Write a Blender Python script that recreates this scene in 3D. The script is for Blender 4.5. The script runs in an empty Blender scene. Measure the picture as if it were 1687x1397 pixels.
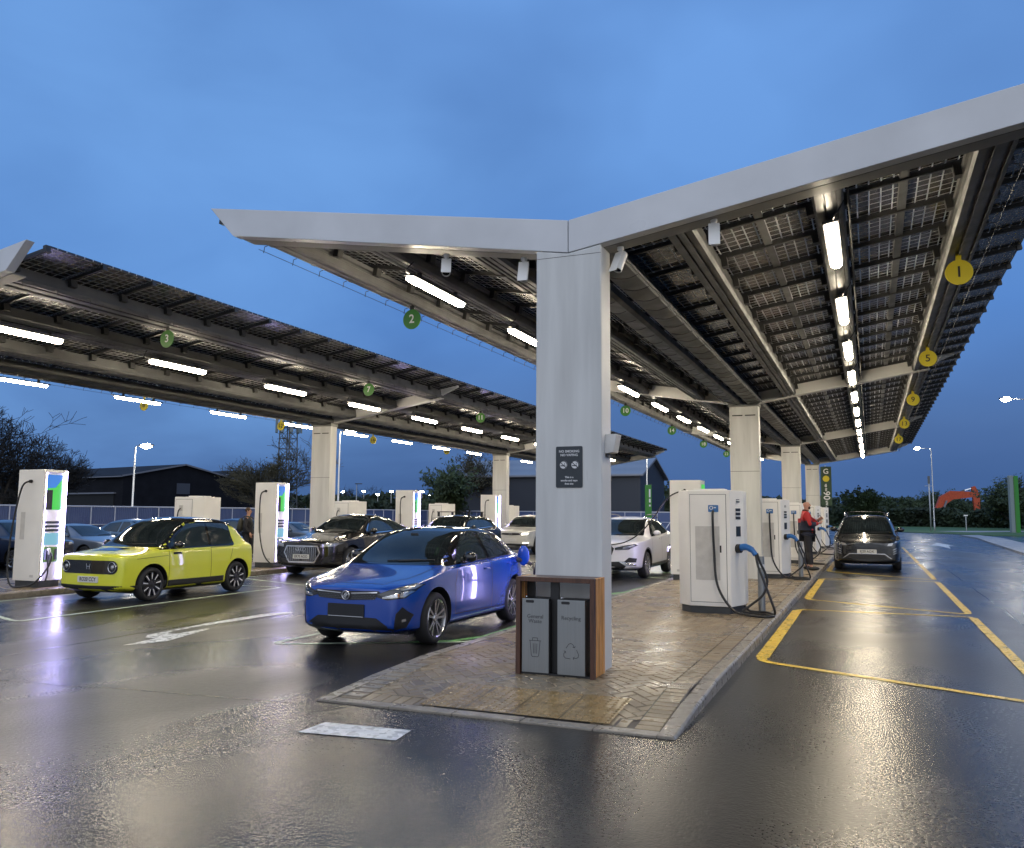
import bpy, bmesh, math, random
from mathutils import Vector, Matrix
from mathutils.bvhtree import BVHTree
R = math.radians
random.seed(7)
sc = bpy.context.scene
C = sc.collection

# ------------------------------------------------------------------ materials
def nt_new(name):
    m = bpy.data.materials.new(name); m.use_nodes = True
    return m, m.node_tree, m.node_tree.nodes['Principled BSDF']

def setin(b, **kw):
    for k, v in kw.items():
        k = k.replace('_', ' ')
        if k in b.inputs: b.inputs[k].default_value = v

def mat(name, col, rough=0.5, metal=0.0, coat=0.0, var=0.0, vscale=6.0, bump=0.0, bscale=40.0, spec=0.5, rvar=0.0, emit=None, estr=0.0, trans=0.0, stretch=None):
    m, nt, b = nt_new(name)
    col4 = (col[0], col[1], col[2], 1)
    setin(b, Base_Color=col4, Roughness=rough, Metallic=metal, Coat_Weight=coat, Coat_Roughness=0.03, Specular_IOR_Level=spec)
    if trans: setin(b, Transmission_Weight=trans)
    if emit:
        setin(b, Emission_Color=(emit[0], emit[1], emit[2], 1), Emission_Strength=estr)
    if var or bump or rvar:
        tc = nt.nodes.new('ShaderNodeTexCoord')
        src = tc.outputs['Object']
        if stretch:
            mp = nt.nodes.new('ShaderNodeMapping'); mp.inputs['Scale'].default_value = stretch
            nt.links.new(src, mp.inputs[0]); src = mp.outputs[0]
    if var:
        n = nt.nodes.new('ShaderNodeTexNoise'); n.inputs['Scale'].default_value = vscale; n.inputs['Detail'].default_value = 6
        nt.links.new(src, n.inputs['Vector'])
        r = nt.nodes.new('ShaderNodeValToRGB')
        r.color_ramp.elements[0].position = 0.3; r.color_ramp.elements[1].position = 0.7
        r.color_ramp.elements[0].color = tuple(c*(1-var) for c in col)+(1,)
        r.color_ramp.elements[1].color = tuple(min(1, c*(1+var)) for c in col)+(1,)
        nt.links.new(n.outputs[0], r.inputs[0]); nt.links.new(r.outputs[0], b.inputs['Base Color'])
    if rvar:
        n3 = nt.nodes.new('ShaderNodeTexNoise'); n3.inputs['Scale'].default_value = vscale*1.7; n3.inputs['Detail'].default_value = 5
        nt.links.new(src, n3.inputs['Vector'])
        mr = nt.nodes.new('ShaderNodeMapRange')
        mr.inputs['From Min'].default_value = 0.3; mr.inputs['From Max'].default_value = 0.7
        mr.inputs['To Min'].default_value = max(0.02, rough-rvar); mr.inputs['To Max'].default_value = min(1, rough+rvar)
        nt.links.new(n3.outputs[0], mr.inputs[0]); nt.links.new(mr.outputs[0], b.inputs['Roughness'])
    if bump:
        n2 = nt.nodes.new('ShaderNodeTexNoise'); n2.inputs['Scale'].default_value = bscale; n2.inputs['Detail'].default_value = 4
        nt.links.new(src, n2.inputs['Vector'])
        bp = nt.nodes.new('ShaderNodeBump'); bp.inputs['Strength'].default_value = bump; bp.inputs['Distance'].default_value = 0.01
        nt.links.new(n2.outputs[0], bp.inputs['Height']); nt.links.new(bp.outputs[0], b.inputs['Normal'])
    return m

M = {}
M['white_paint'] = mat('white_paint', (.66, .66, .65), .42, var=.06, vscale=1.5, rvar=.1, bump=.02, bscale=3)
M['column_paint'] = mat('column_paint', (.60, .60, .58), .40, var=.15, vscale=1.3, rvar=.14, stretch=(3.5, 3.5, .35))
M['fascia_paint'] = mat('fascia_paint', (.62, .63, .65), .35, var=.09, vscale=1.2, rvar=.08)
M['charger_white'] = mat('charger_white', (.83, .82, .79), .38, var=.04, vscale=2, rvar=.08)
M['grille_grey'] = mat('grille_grey', (.58, .57, .55), .5, var=.1, vscale=8)
M['steel'] = mat('galvanised_steel', (.098, .100, .100), .5, metal=.25, var=.22, vscale=2.2, rvar=.12, bump=.03, bscale=14)
M['dark_steel'] = mat('dark_steel', (.045, .045, .045), .45, metal=.4, var=.2, vscale=4)
M['beam_paint'] = mat('beam_paint', (.21, .21, .20), .5, metal=.1, var=.10, vscale=1.5)
M['black'] = mat('black_plastic', (.012, .012, .013), .45)
M['gloss_black'] = mat('gloss_black', (.008, .008, .009), .07, coat=.5)
M['rubber'] = mat('rubber', (.016, .016, .017), .7, bump=.1, bscale=60)
M['cable'] = mat('cable_black', (.012, .012, .013), .35)
M['plinth'] = mat('plinth_dark', (.045, .05, .055), .6, var=.15)
M['chrome'] = mat('chrome', (.75, .75, .76), .12, metal=1)
M['alloy'] = mat('alloy_silver', (.55, .55, .56), .25, metal=.9)
M['dark_alloy'] = mat('alloy_dark', (.06, .06, .065), .3, metal=.8)
M['glass'] = mat('car_glass', (.024, .036, .041), .03, spec=.8)
M['screen'] = mat('windscreen_glass', (.012, .017, .019), .03, spec=.45, var=.6, vscale=3)
M['lamp_glass'] = mat('headlamp_glass', (.35, .36, .38), .06, metal=.5, coat=1)
M['lamp_dark'] = mat('headlamp_housing', (.03, .032, .036), .08, metal=.3, coat=1)
M['plate_white'] = mat('plate_white', (.62, .62, .60), .35)
M['ink'] = mat('ink_black', (.012, .012, .014), .5)
M['engrave'] = mat('engraved_dark', (.06, .06, .065), .5, metal=.3)
M['seam'] = mat('seam_black', (.006, .006, .006), .8)
M['brushed'] = mat('brushed_steel', (.27, .28, .28), .36, metal=.8, var=.05, vscale=3, stretch=(40, 40, .6), rvar=.06)
M['wood'] = mat('cedar_slat', (.58, .27, .075), .45, var=.38, vscale=4, stretch=(14, 14, .8), bump=.08, bscale=30, coat=.15)
M['wood_dark'] = mat('cedar_frame', (.075, .030, .016), .42, var=.35, vscale=4, stretch=(10, 10, 1), coat=.15)
M['sign_navy'] = mat('sign_navy', (.020, .028, .036), .4)
M['letter_white'] = mat('lettering_white', (.75, .75, .75), .5)
M['sign_green'] = mat('sign_green', (.045, .20, .022), .4)
M['sign_yellow'] = mat('sign_yellow', (.62, .50, .015), .4)
M['totem_green'] = mat('totem_green', (.03, .22, .025), .4)
M['totem_grey'] = mat('totem_grey', (.20, .25, .26), .45)
M['handle_blue'] = mat('handle_blue', (.015, .13, .42), .35)
M['badge_blue'] = mat('badge_blue', (.04, .16, .42), .35)
M['line_yellow'] = mat('line_yellow', (.76, .51, .045), .35, var=.14, vscale=9, rvar=.15, bump=.15, bscale=160)
M['line_green'] = mat('line_green', (.22, .56, .17), .35, var=.15, vscale=7, rvar=.15, bump=.15, bscale=160)
M['line_pale'] = mat('line_pale_green', (.58, .68, .52), .35, var=.15, vscale=7, rvar=.15, bump=.15, bscale=160)
M['line_white'] = mat('line_white', (.72, .72, .69), .3, var=.14, vscale=7, rvar=.15, bump=.15, bscale=160)
M['kerb'] = mat('kerb_concrete', (.235, .205, .165), .36, var=.22, vscale=5, rvar=.2, bump=.2, bscale=60)
M['tactile'] = mat('tactile_buff', (.27, .18, .075), .26, var=.22, vscale=6, rvar=.12, bump=.1, bscale=60)
M['mortar'] = mat('mortar_dark', (.06, .05, .042), .5)
M['grass'] = mat('grass_green', (.045, .105, .022), .8, var=.4, vscale=.8)
M['path'] = mat('concrete_path', (.30, .30, .30), .45, var=.15, vscale=2, rvar=.15)
M['bark'] = mat('bark', (.045, .036, .028), .85, var=.3)
M['twig'] = mat('twig', (.022, .02, .018), .85)
M['leaf'] = mat('leaf_dark', (.03, .05, .018), .7, var=.5, vscale=.7)
M['leaf_brown'] = mat('leaf_brown', (.05, .045, .022), .7, var=.5, vscale=.7)
M['hedge_leaf'] = mat('hedge_leaf', (.018, .032, .014), .75, var=.5, vscale=.35)
M['barn_wall'] = mat('barn_wall', (.013, .014, .018), .9, spec=.1, var=.2, vscale=1)
M['barn_roof'] = mat('barn_roof', (.022, .024, .031), .85, spec=.15, var=.2, vscale=.6)
M['trim_pale'] = mat('trim_pale', (.16, .17, .20), .6)
M['rail_pale'] = mat('rail_pale', (.48, .51, .60), .5)
M['lattice'] = mat('mast_steel', (.10, .11, .12), .6)
M['pole'] = mat('lamp_pole', (.38, .39, .40), .45, metal=.4)
M['excavator'] = mat('excavator_orange', (.42, .055, .012), .5, var=.2)
M['skin'] = mat('skin', (.52, .29, .20), .5)
M['skin2'] = mat('skin_ruddy', (.50, .26, .18), .5)
M['hair'] = mat('hair_brown', (.06, .035, .018), .7)
M['beard'] = mat('beard_dark', (.05, .035, .025), .8)
M['red_cloth'] = mat('jacket_red', (.42, .018, .02), .7, bump=.2, bscale=20)
M['navy_cloth'] = mat('jacket_navy', (.018, .022, .045), .75, bump=.2, bscale=20)
M['dark_cloth'] = mat('trousers_dark', (.015, .015, .02), .8, bump=.2, bscale=18)
M['olive_cloth'] = mat('backpack_olive', (.05, .05, .04), .8, bump=.2, bscale=18)
M['shoe'] = mat('shoe_black', (.012, .012, .012), .4)
M['lens'] = mat('camera_lens', (.02, .02, .025), .05, coat=1)
# gives off light
def emat(name, col, s, base=.8): return mat(name, (base, base, base), .3, emit=col, estr=s)
M['tube'] = emat('luminaire_diffuser', (1.0, .86, .64), 96)
M['tube_cool'] = emat('luminaire_diffuser_cool', (1.0, .90, .70), 62)
M['led'] = emat('charger_led', (.54, .47, 1.0), 22.0)
M['street'] = emat('street_lamp_glow', (1.0, .93, .78), 260)
M['flood'] = emat('distant_flood', (1.0, .95, .85), 160)
M['scr_green'] = emat('screen_green', (.05, .60, .06), 1.0, .02)
M['scr_blue'] = emat('screen_blue', (.02, .22, .75), .9, .02)
M['scr_pale'] = emat('screen_pale', (.20, .55, .70), .8, .05)
M['head_on'] = emat('headlamp_lit', (1.0, .95, .8), 5)
M['fog_on'] = emat('foglamp_lit', (1.0, .92, .75), 3)

def paint(name, col, metal=.35, rough=.38, drops=0.0):
    m = mat(name, col, rough, metal=metal, coat=1.0)
    if drops:
        nt = m.node_tree; b = nt.nodes['Principled BSDF']
        tc = nt.nodes.new('ShaderNodeTexCoord'); v = nt.nodes.new('ShaderNodeTexVoronoi'); v.inputs['Scale'].default_value = 110
        nt.links.new(tc.outputs['Object'], v.inputs['Vector'])
        r = nt.nodes.new('ShaderNodeMapRange'); r.inputs['From Min'].default_value = .12; r.inputs['From Max'].default_value = .32
        r.inputs['To Min'].default_value = 1; r.inputs['To Max'].default_value = 0
        nt.links.new(v.outputs['Distance'], r.inputs[0])
        bp = nt.nodes.new('ShaderNodeBump'); bp.inputs['Strength'].default_value = drops; bp.inputs['Distance'].default_value = .004
        nt.links.new(r.outputs[0], bp.inputs['Height']); nt.links.new(bp.outputs[0], b.inputs['Coat Normal'])
    return m

def mat_pv():
    """bifacial glass panel: dark cells, clear gaps between them"""
    m, nt, b = nt_new('solar_cells')
    tc = nt.nodes.new('ShaderNodeTexCoord'); sp = nt.nodes.new('ShaderNodeSeparateXYZ')
    nt.links.new(tc.outputs['Object'], sp.inputs[0])
    def gap(sock, n, w):
        a = nt.nodes.new('ShaderNodeMath'); a.operation = 'MULTIPLY'; a.inputs[1].default_value = 1.0/n; nt.links.new(sock, a.inputs[0])
        f = nt.nodes.new('ShaderNodeMath'); f.operation = 'FRACT'; nt.links.new(a.outputs[0], f.inputs[0])
        s = nt.nodes.new('ShaderNodeMath'); s.operation = 'SUBTRACT'; s.inputs[1].default_value = .5; nt.links.new(f.outputs[0], s.inputs[0])
        ab = nt.nodes.new('ShaderNodeMath'); ab.operation = 'ABSOLUTE'; nt.links.new(s.outputs[0], ab.inputs[0])
        g = nt.nodes.new('ShaderNodeMath'); g.operation = 'GREATER_THAN'; g.inputs[1].default_value = .5-w; nt.links.new(ab.outputs[0], g.inputs[0])
        return g.outputs[0]
    gx, gy = gap(sp.outputs[0], .122, .062), gap(sp.outputs[1], .156, .05)
    mx = nt.nodes.new('ShaderNodeMath'); mx.operation = 'MAXIMUM'; nt.links.new(gx, mx.inputs[0]); nt.links.new(gy, mx.inputs[1])
    n = nt.nodes.new('ShaderNodeTexNoise'); n.inputs['Scale'].default_value = 1.3; nt.links.new(tc.outputs['Object'], n.inputs['Vector'])
    r = nt.nodes.new('ShaderNodeValToRGB'); r.color_ramp.elements[0].color = (.020, .022, .028, 1); r.color_ramp.elements[1].color = (.062, .056, .050, 1)
    oi = nt.nodes.new('ShaderNodeObjectInfo')
    ad = nt.nodes.new('ShaderNodeMath'); ad.operation = 'MULTIPLY_ADD'; ad.inputs[1].default_value = .6; ad.inputs[2].default_value = 0
    nt.links.new(oi.outputs['Random'], ad.inputs[0])
    ad2 = nt.nodes.new('ShaderNodeMath'); ad2.operation = 'MULTIPLY_ADD'; ad2.inputs[1].default_value = .5
    nt.links.new(n.outputs[0], ad2.inputs[0]); nt.links.new(ad.outputs[0], ad2.inputs[2])
    nt.links.new(ad2.outputs[0], r.inputs[0]); nt.links.new(r.outputs[0], b.inputs['Base Color'])
    setin(b, Roughness=.26, Specular_IOR_Level=.4)
    gl = nt.nodes.new('ShaderNodeBsdfPrincipled'); setin(gl, Base_Color=(.70, .70, .68, 1), Roughness=.3)
    tr = nt.nodes.new('ShaderNodeBsdfTransparent')
    m1 = nt.nodes.new('ShaderNodeMixShader'); m1.inputs[0].default_value = .28
    nt.links.new(gl.outputs[0], m1.inputs[1]); nt.links.new(tr.outputs[0], m1.inputs[2])
    m2 = nt.nodes.new('ShaderNodeMixShader'); nt.links.new(mx.outputs[0], m2.inputs[0])
    nt.links.new(b.outputs[0], m2.inputs[1]); nt.links.new(m1.outputs[0], m2.inputs[2])
    nt.links.new(m2.outputs[0], nt.nodes['Material Output'].inputs[0])
    return m
M['pv'] = mat_pv()

def mat_asphalt():
    m, nt, b = nt_new('wet_asphalt')
    ge = nt.nodes.new('ShaderNodeNewGeometry'); pos = ge.outputs['Position']
    def noise(scale, det=5, dist=0, vec=None):
        n = nt.nodes.new('ShaderNodeTexNoise'); n.inputs['Scale'].default_value = scale; n.inputs['Detail'].default_value = det
        n.inputs['Distortion'].default_value = dist; nt.links.new(vec or pos, n.inputs['Vector']); return n.outputs[0]
    def rng(s, a, bb, c, d):
        r = nt.nodes.new('ShaderNodeMapRange'); r.inputs['From Min'].default_value = a; r.inputs['From Max'].default_value = bb
        r.inputs['To Min'].default_value = c; r.inputs['To Max'].default_value = d; nt.links.new(s, r.inputs[0]); return r.outputs[0]
    mp = nt.nodes.new('ShaderNodeMapping'); mp.inputs['Scale'].default_value = (1, .4, 1); nt.links.new(pos, mp.inputs[0])
    big = noise(.45, 3, .3, mp.outputs[0]); mid = noise(1.1, 3, .2, mp.outputs[0]); grain = noise(44, 3); stone = noise(17, 2)
    cr = nt.nodes.new('ShaderNodeValToRGB')
    cr.color_ramp.elements[0].position = .36; cr.color_ramp.elements[1].position = .70
    cr.color_ramp.elements[0].color = (.006, .006, .006, 1); cr.color_ramp.elements[1].color = (.047, .046, .0445, 1)
    mm = nt.nodes.new('ShaderNodeMath'); mm.operation = 'MULTIPLY_ADD'; mm.inputs[1].default_value = .62
    nt.links.new(grain, mm.inputs[0]); s2 = rng(stone, 0, 1, .0, .38); nt.links.new(s2, mm.inputs[2])
    nt.links.new(mm.outputs[0], cr.inputs[0])
    stain = nt.nodes.new('ShaderNodeMix'); stain.data_type = 'RGBA'; stain.blend_type = 'MULTIPLY'; stain.inputs[0].default_value = 1
    sr_ = nt.nodes.new('ShaderNodeValToRGB'); sr_.color_ramp.elements[0].color = (.62, .62, .62, 1); sr_.color_ramp.elements[1].color = (1.12, 1.1, 1.06, 1)
    sr_.color_ramp.elements[0].position = .3; sr_.color_ramp.elements[1].position = .72; nt.links.new(mid, sr_.inputs[0])
    nt.links.new(cr.outputs[0], stain.inputs[6]); nt.links.new(sr_.outputs[0], stain.inputs[7]); nt.links.new(stain.outputs[2], b.inputs['Base Color'])
    ro = rng(big, .32, .68, .30, .12)
    r2 = nt.nodes.new('ShaderNodeMath'); r2.operation = 'MULTIPLY_ADD'; r2.inputs[1].default_value = .14
    nt.links.new(grain, r2.inputs[0]); nt.links.new(ro, r2.inputs[2]); nt.links.new(r2.outputs[0], b.inputs['Roughness'])
    bp = nt.nodes.new('ShaderNodeBump'); bp.inputs['Distance'].default_value = .006; bp.inputs['Strength'].default_value = .75
    nt.links.new(mm.outputs[0], bp.inputs['Height']); nt.links.new(bp.outputs[0], b.inputs['Normal'])
    setin(b, Specular_IOR_Level=.46)
    return m
M['asphalt'] = mat_asphalt()

def mat_brick():
    m, nt, b = nt_new('paving_brick')
    ge = nt.nodes.new('ShaderNodeNewGeometry')
    r = nt.nodes.new('ShaderNodeValToRGB'); e = r.color_ramp.elements
    e[0].color = (.14, .10, .06, 1); e[1].color = (.33, .255, .155, 1)
    n = nt.nodes.new('ShaderNodeTexNoise'); n.inputs['Scale'].default_value = 30; n.inputs['Detail'].default_value = 4
    nt.links.new(ge.outputs['Position'], n.inputs['Vector'])
    a = nt.nodes.new('ShaderNodeMath'); a.operation = 'MULTIPLY_ADD'; a.inputs[1].default_value = .5
    nt.links.new(ge.outputs['Random Per Island'], a.inputs[0])
    h = nt.nodes.new('ShaderNodeMath'); h.operation = 'MULTIPLY'; h.inputs[1].default_value = .5; nt.links.new(n.outputs[0], h.inputs[0])
    nt.links.new(h.outputs[0], a.inputs[2]); nt.links.new(a.outputs[0], r.inputs[0]); nt.links.new(r.outputs[0], b.inputs['Base Color'])
    n2 = nt.nodes.new('ShaderNodeTexNoise'); n2.inputs['Scale'].default_value = 1.6; n2.inputs['Detail'].default_value = 4
    nt.links.new(ge.outputs['Position'], n2.inputs['Vector'])
    mr = nt.nodes.new('ShaderNodeMapRange'); mr.inputs['From Min'].default_value = .35; mr.inputs['From Max'].default_value = .65
    mr.inputs['To Min'].default_value = .20; mr.inputs['To Max'].default_value = .46
    nt.links.new(n2.outputs[0], mr.inputs[0]); nt.links.new(mr.outputs[0], b.inputs['Roughness'])
    bp = nt.nodes.new('ShaderNodeBump'); bp.inputs['Strength'].default_value = .25; bp.inputs['Distance'].default_value = .004
    n3 = nt.nodes.new('ShaderNodeTexNoise'); n3.inputs['Scale'].default_value = 120; nt.links.new(ge.outputs['Position'], n3.inputs['Vector'])
    nt.links.new(n3.outputs[0], bp.inputs['Height']); nt.links.new(bp.outputs[0], b.inputs['Normal'])
    return m
M['brick'] = mat_brick()

def worn(m, amt=.60):
    """traffic-worn paint: the tarmac grain shows through in patches"""
    nt = m.node_tree; b = nt.nodes['Principled BSDF']; src = b.inputs['Base Color'].links[0].from_socket
    ge = nt.nodes.new('ShaderNodeNewGeometry')
    a = nt.nodes.new('ShaderNodeTexNoise'); a.inputs['Scale'].default_value = 34; a.inputs['Detail'].default_value = 4
    c = nt.nodes.new('ShaderNodeTexNoise'); c.inputs['Scale'].default_value = 2.2; c.inputs['Detail'].default_value = 3
    for n in (a, c): nt.links.new(ge.outputs['Position'], n.inputs['Vector'])
    ad = nt.nodes.new('ShaderNodeMath'); ad.operation = 'ADD'; nt.links.new(a.outputs[0], ad.inputs[0]); nt.links.new(c.outputs[0], ad.inputs[1])
    r = nt.nodes.new('ShaderNodeMapRange'); r.inputs['From Min'].default_value = amt*2-.06; r.inputs['From Max'].default_value = amt*2+.06
    r.inputs['To Min'].default_value = 0; r.inputs['To Max'].default_value = .8
    nt.links.new(ad.outputs[0], r.inputs[0])
    mx = nt.nodes.new('ShaderNodeMix'); mx.data_type = 'RGBA'; mx.inputs[7].default_value = (.035, .034, .031, 1)
    nt.links.new(r.outputs[0], mx.inputs[0]); nt.links.new(src, mx.inputs[6]); nt.links.new(mx.outputs[2], b.inputs['Base Color'])
for k in ('line_yellow', 'line_green', 'line_pale'): worn(M[k], .59)
worn(M['line_white'], .66)

def mat_stripes(name, c0, c1, scale, axis, rough=.6, emit=0):
    """ribbed metal sheet"""
    m, nt, b = nt_new(name)
    tc = nt.nodes.new('ShaderNodeTexCoord'); w = nt.nodes.new('ShaderNodeTexWave'); w.bands_direction = axis
    w.inputs['Scale'].default_value = scale; w.inputs['Distortion'].default_value = 0
    nt.links.new(tc.outputs['Object'], w.inputs['Vector'])
    r = nt.nodes.new('ShaderNodeValToRGB'); r.color_ramp.elements[0].color = c0+(1,); r.color_ramp.elements[1].color = c1+(1,)
    n = nt.nodes.new('ShaderNodeTexNoise'); n.inputs['Scale'].default_value = .5
    nt.links.new(tc.outputs['Object'], n.inputs['Vector'])
    a = nt.nodes.new('ShaderNodeMath'); a.operation = 'MULTIPLY_ADD'; a.inputs[1].default_value = .5
    nt.links.new(w.outputs[0], a.inputs[0]); h = nt.nodes.new('ShaderNodeMath'); h.operation = 'MULTIPLY'; h.inputs[1].default_value = .5
    nt.links.new(n.outputs[0], h.inputs[0]); nt.links.new(h.outputs[0], a.inputs[2])
    nt.links.new(a.outputs[0], r.inputs[0]); nt.links.new(r.outputs[0], b.inputs['Base Color'])
    bp = nt.nodes.new('ShaderNodeBump'); bp.inputs['Strength'].default_value = .5; bp.inputs['Distance'].default_value = .03
    nt.links.new(w.outputs[0], bp.inputs['Height']); nt.links.new(bp.outputs[0], b.inputs['Normal'])
    setin(b, Roughness=rough)
    return m
M['shed_wall'] = mat_stripes('shed_cladding', (.016, .022, .036), (.024, .031, .048), 2.2, 'X')
M['shed_roof'] = mat_stripes('shed_roof_sheet', (.17, .20, .25), (.23, .26, .31), .5, 'Z', .45)
M['hoarding'] = mat_stripes('fence_mesh_sheet', (.040, .068, .17), (.056, .090, .22), 3.0, 'X', .5)

# ------------------------------------------------------------------ mesh helpers
class MB:
    def __init__(s): s.v = []; s.f = []
    def add(s, vs, fs):
        o = len(s.v); s.v += [tuple(v) for v in vs]; s.f += [tuple(o+i for i in f) for f in fs]; return s
    def box(s, x0, x1, y0, y1, z0, z1, T=None):
        vs = [(x0, y0, z0), (x1, y0, z0), (x1, y1, z0), (x0, y1, z0), (x0, y0, z1), (x1, y0, z1), (x1, y1, z1), (x0, y1, z1)]
        if T: vs = [T @ Vector(v) for v in vs]
        return s.add(vs, [(0, 3, 2, 1), (4, 5, 6, 7), (0, 1, 5, 4), (1, 2, 6, 5), (2, 3, 7, 6), (3, 0, 4, 7)])
    def cbox(s, c, sx, sy, sz, T=None):
        return s.box(c[0]-sx/2, c[0]+sx/2, c[1]-sy/2, c[1]+sy/2, c[2]-sz/2, c[2]+sz/2, T)
    def prism(s, pts, fn, a, b):
        """extrude 2-D polygon; fn(p,q,t) -> xyz, between t=a and t=b"""
        n = len(pts)
        vs = [fn(p, q, a) for p, q in pts]+[fn(p, q, b) for p, q in pts]
        fs = [tuple(range(n))[::-1], tuple(range(n, 2*n))]+[(i, (i+1) % n, n+(i+1) % n, n+i) for i in range(n)]
        return s.add(vs, fs)
    def tube(s, pts, r, n=8, cap=True):
        pts = [Vector(p) for p in pts]; rs = r if isinstance(r, (list, tuple)) else [r]*len(pts)
        vs = []; fs = []; up = None
        for i, p in enumerate(pts):
            d = (pts[min(i+1, len(pts)-1)]-pts[max(i-1, 0)])
            d = d.normalized() if d.length > 1e-9 else Vector((0, 0, 1))
            if up is None:
                a = Vector((0, 0, 1)) if abs(d.z) < .9 else Vector((1, 0, 0)); up = d.cross(a).normalized()
            else:
                up = up-d*up.dot(d); up = up.normalized() if up.length > 1e-6 else d.orthogonal().normalized()
            w = d.cross(up)
            for k in range(n):
                t = 2*math.pi*k/n; vs.append(p+(up*math.cos(t)+w*math.sin(t))*rs[i])
        for i in range(len(pts)-1):
            for k in range(n):
                fs.append((i*n+k, i*n+(k+1) % n, (i+1)*n+(k+1) % n, (i+1)*n+k))
        if cap: fs += [tuple(range(n))[::-1], tuple(range((len(pts)-1)*n, len(pts)*n))]
        return s.add(vs, fs)
    def lathe(s, prof, n=24, fn=lambda r, h, c, sn: (r*c, r*sn, h), close=False):
        vs = []; fs = []
        for r, h in prof:
            for k in range(n):
                t = 2*math.pi*k/n; vs.append(fn(r, h, math.cos(t), math.sin(t)))
        m = len(prof)
        for i in range(m-1 if not close else m):
            j = (i+1) % m
            for k in range(n): fs.append((i*n+k, i*n+(k+1) % n, j*n+(k+1) % n, j*n+k))
        return s.add(vs, fs)
    def ellipsoid(s, c, rx, ry, rz, n=12, m=8):
        return s.lathe([(math.sin(math.pi*i/m)+1e-4, -math.cos(math.pi*i/m)) for i in range(m+1)], n,
                       lambda r, h, cc, ss: (c[0]+rx*r*cc, c[1]+ry*r*ss, c[2]+rz*h))
    def mesh(s, name, m, smooth=False):
        me = bpy.data.meshes.new(name); me.from_pydata(s.v, [], s.f)
        me.materials.append(m)
        if smooth: me.polygons.foreach_set('use_smooth', [True]*len(me.polygons))
        me.update(); return me
    def build(s, name, m, parent=None, smooth=False, bevel=0, loc=None, fix=True):
        me = s.mesh(name, m, smooth)
        if fix:
            bm = bmesh.new(); bm.from_mesh(me); bmesh.ops.recalc_face_normals(bm, faces=bm.faces); bm.to_mesh(me); bm.free()
        return link(name, me, parent, bevel, loc)

def link(name, me, parent=None, bevel=0, loc=None):
    o = bpy.data.objects.new(name, me); C.objects.link(o)
    if parent: o.parent = parent
    if loc: o.location = loc
    if bevel:
        b = o.modifiers.new('bevel', 'BEVEL'); b.width = bevel; b.segments = 2; b.limit_method = 'ANGLE'; b.angle_limit = R(40)
    return o

def tag(o, label=None, cat=None, group=None, kind=None):
    if label: o['label'] = label
    if cat: o['category'] = cat
    if group: o['group'] = group
    if kind: o['kind'] = kind
    return o

def thing(name, label, cat, loc=(0, 0, 0), rz=0, group=None):
    o = bpy.data.objects.new(name, None); C.objects.link(o)
    o.location = loc; o.rotation_euler = (0, 0, rz); o.empty_display_size = .2
    return tag(o, label, cat, group)

def dup(o, parent=None):
    c = o.copy(); C.objects.link(c); c.parent = parent
    for ch in list(o.children): dup(ch, c)
    return c

def place(o, loc, rz=None, label=None, group=None):
    o.location = loc
    if rz is not None: o.rotation_euler[2] = rz
    if label: o['label'] = label
    if group: o['group'] = group
    return o

_dg = None
def evaluated(o):
    dg = bpy.context.evaluated_depsgraph_get(); dg.update()
    return bpy.data.meshes.new_from_object(o.evaluated_get(dg), preserve_all_data_layers=True, depsgraph=dg)

def text_mb(s, size, fn, depth=.002, align='CENTER', space=1.0, bold=0.0):
    """lettering as mesh: fn(p, q, t) -> xyz"""
    cu = bpy.data.curves.new('lettering', 'FONT'); cu.body = s; cu.size = size; cu.align_x = align; cu.align_y = 'CENTER'
    cu.space_character = space; cu.extrude = depth/2; cu.offset = bold; cu.resolution_u = 3
    o = bpy.data.objects.new('lettering', cu); C.objects.link(o)
    me = evaluated(o)
    mb = MB(); mb.add([fn(v.co.x, v.co.y, v.co.z) for v in me.vertices], [tuple(p.vertices) for p in me.polygons])
    bpy.data.objects.remove(o); bpy.data.curves.remove(cu); bpy.data.meshes.remove(me)
    return mb

def strip(path, w, z, name, m, closed=False, label=None, zf=None):
    """flat painted line with mitred joints"""
    P = [Vector((p[0], p[1])) for p in path]; n = len(P); L = []; Rr = []
    ws = w if isinstance(w, (list, tuple)) else [w]*n
    for i in range(n):
        a = P[i-1] if (i > 0 or closed) else None; c = P[(i+1) % n] if (i < n-1 or closed) else None
        d1 = (P[i]-a).normalized() if a is not None else None; d2 = (c-P[i]).normalized() if c is not None else None
        if d1 is None: d1 = d2
        if d2 is None: d2 = d1
        n1 = Vector((-d1.y, d1.x)); n2 = Vector((-d2.y, d2.x)); b = (n1+n2)
        b = b.normalized() if b.length > 1e-6 else n1
        k = min(1.6, 1/max(.3, b.dot(n1)))
        L.append(P[i]+b*ws[i]/2*k); Rr.append(P[i]-b*ws[i]/2*k)
    zf = zf or (lambda x, y: 0)
    vs = [(p.x, p.y, z+zf(p.x, p.y)) for p in L]+[(p.x, p.y, z+zf(p.x, p.y)) for p in Rr]
    fs = [(i, (i+1) % n, n+(i+1) % n, n+i) for i in range(n if closed else n-1)]
    return vs, fs

def spline(pts, n=8):
    pts = [Vector(p) for p in pts]; out = []
    for i in range(len(pts)-1):
        p0 = pts[max(i-1, 0)]; p1 = pts[i]; p2 = pts[i+1]; p3 = pts[min(i+2, len(pts)-1)]
        for k in range(n):
            t = k/n
            out.append(.5*((2*p1)+(p2-p0)*t+(2*p0-5*p1+4*p2-p3)*t*t+(3*p1-p0-3*p2+p3)*t**3))
    out.append(pts[-1]); return out

ORD = ['first', 'second', 'third', 'fourth', 'fifth', 'sixth', 'seventh', 'eighth', 'ninth', 'tenth', 'eleventh', 'twelfth', 'thirteenth', 'fourteenth']
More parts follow.
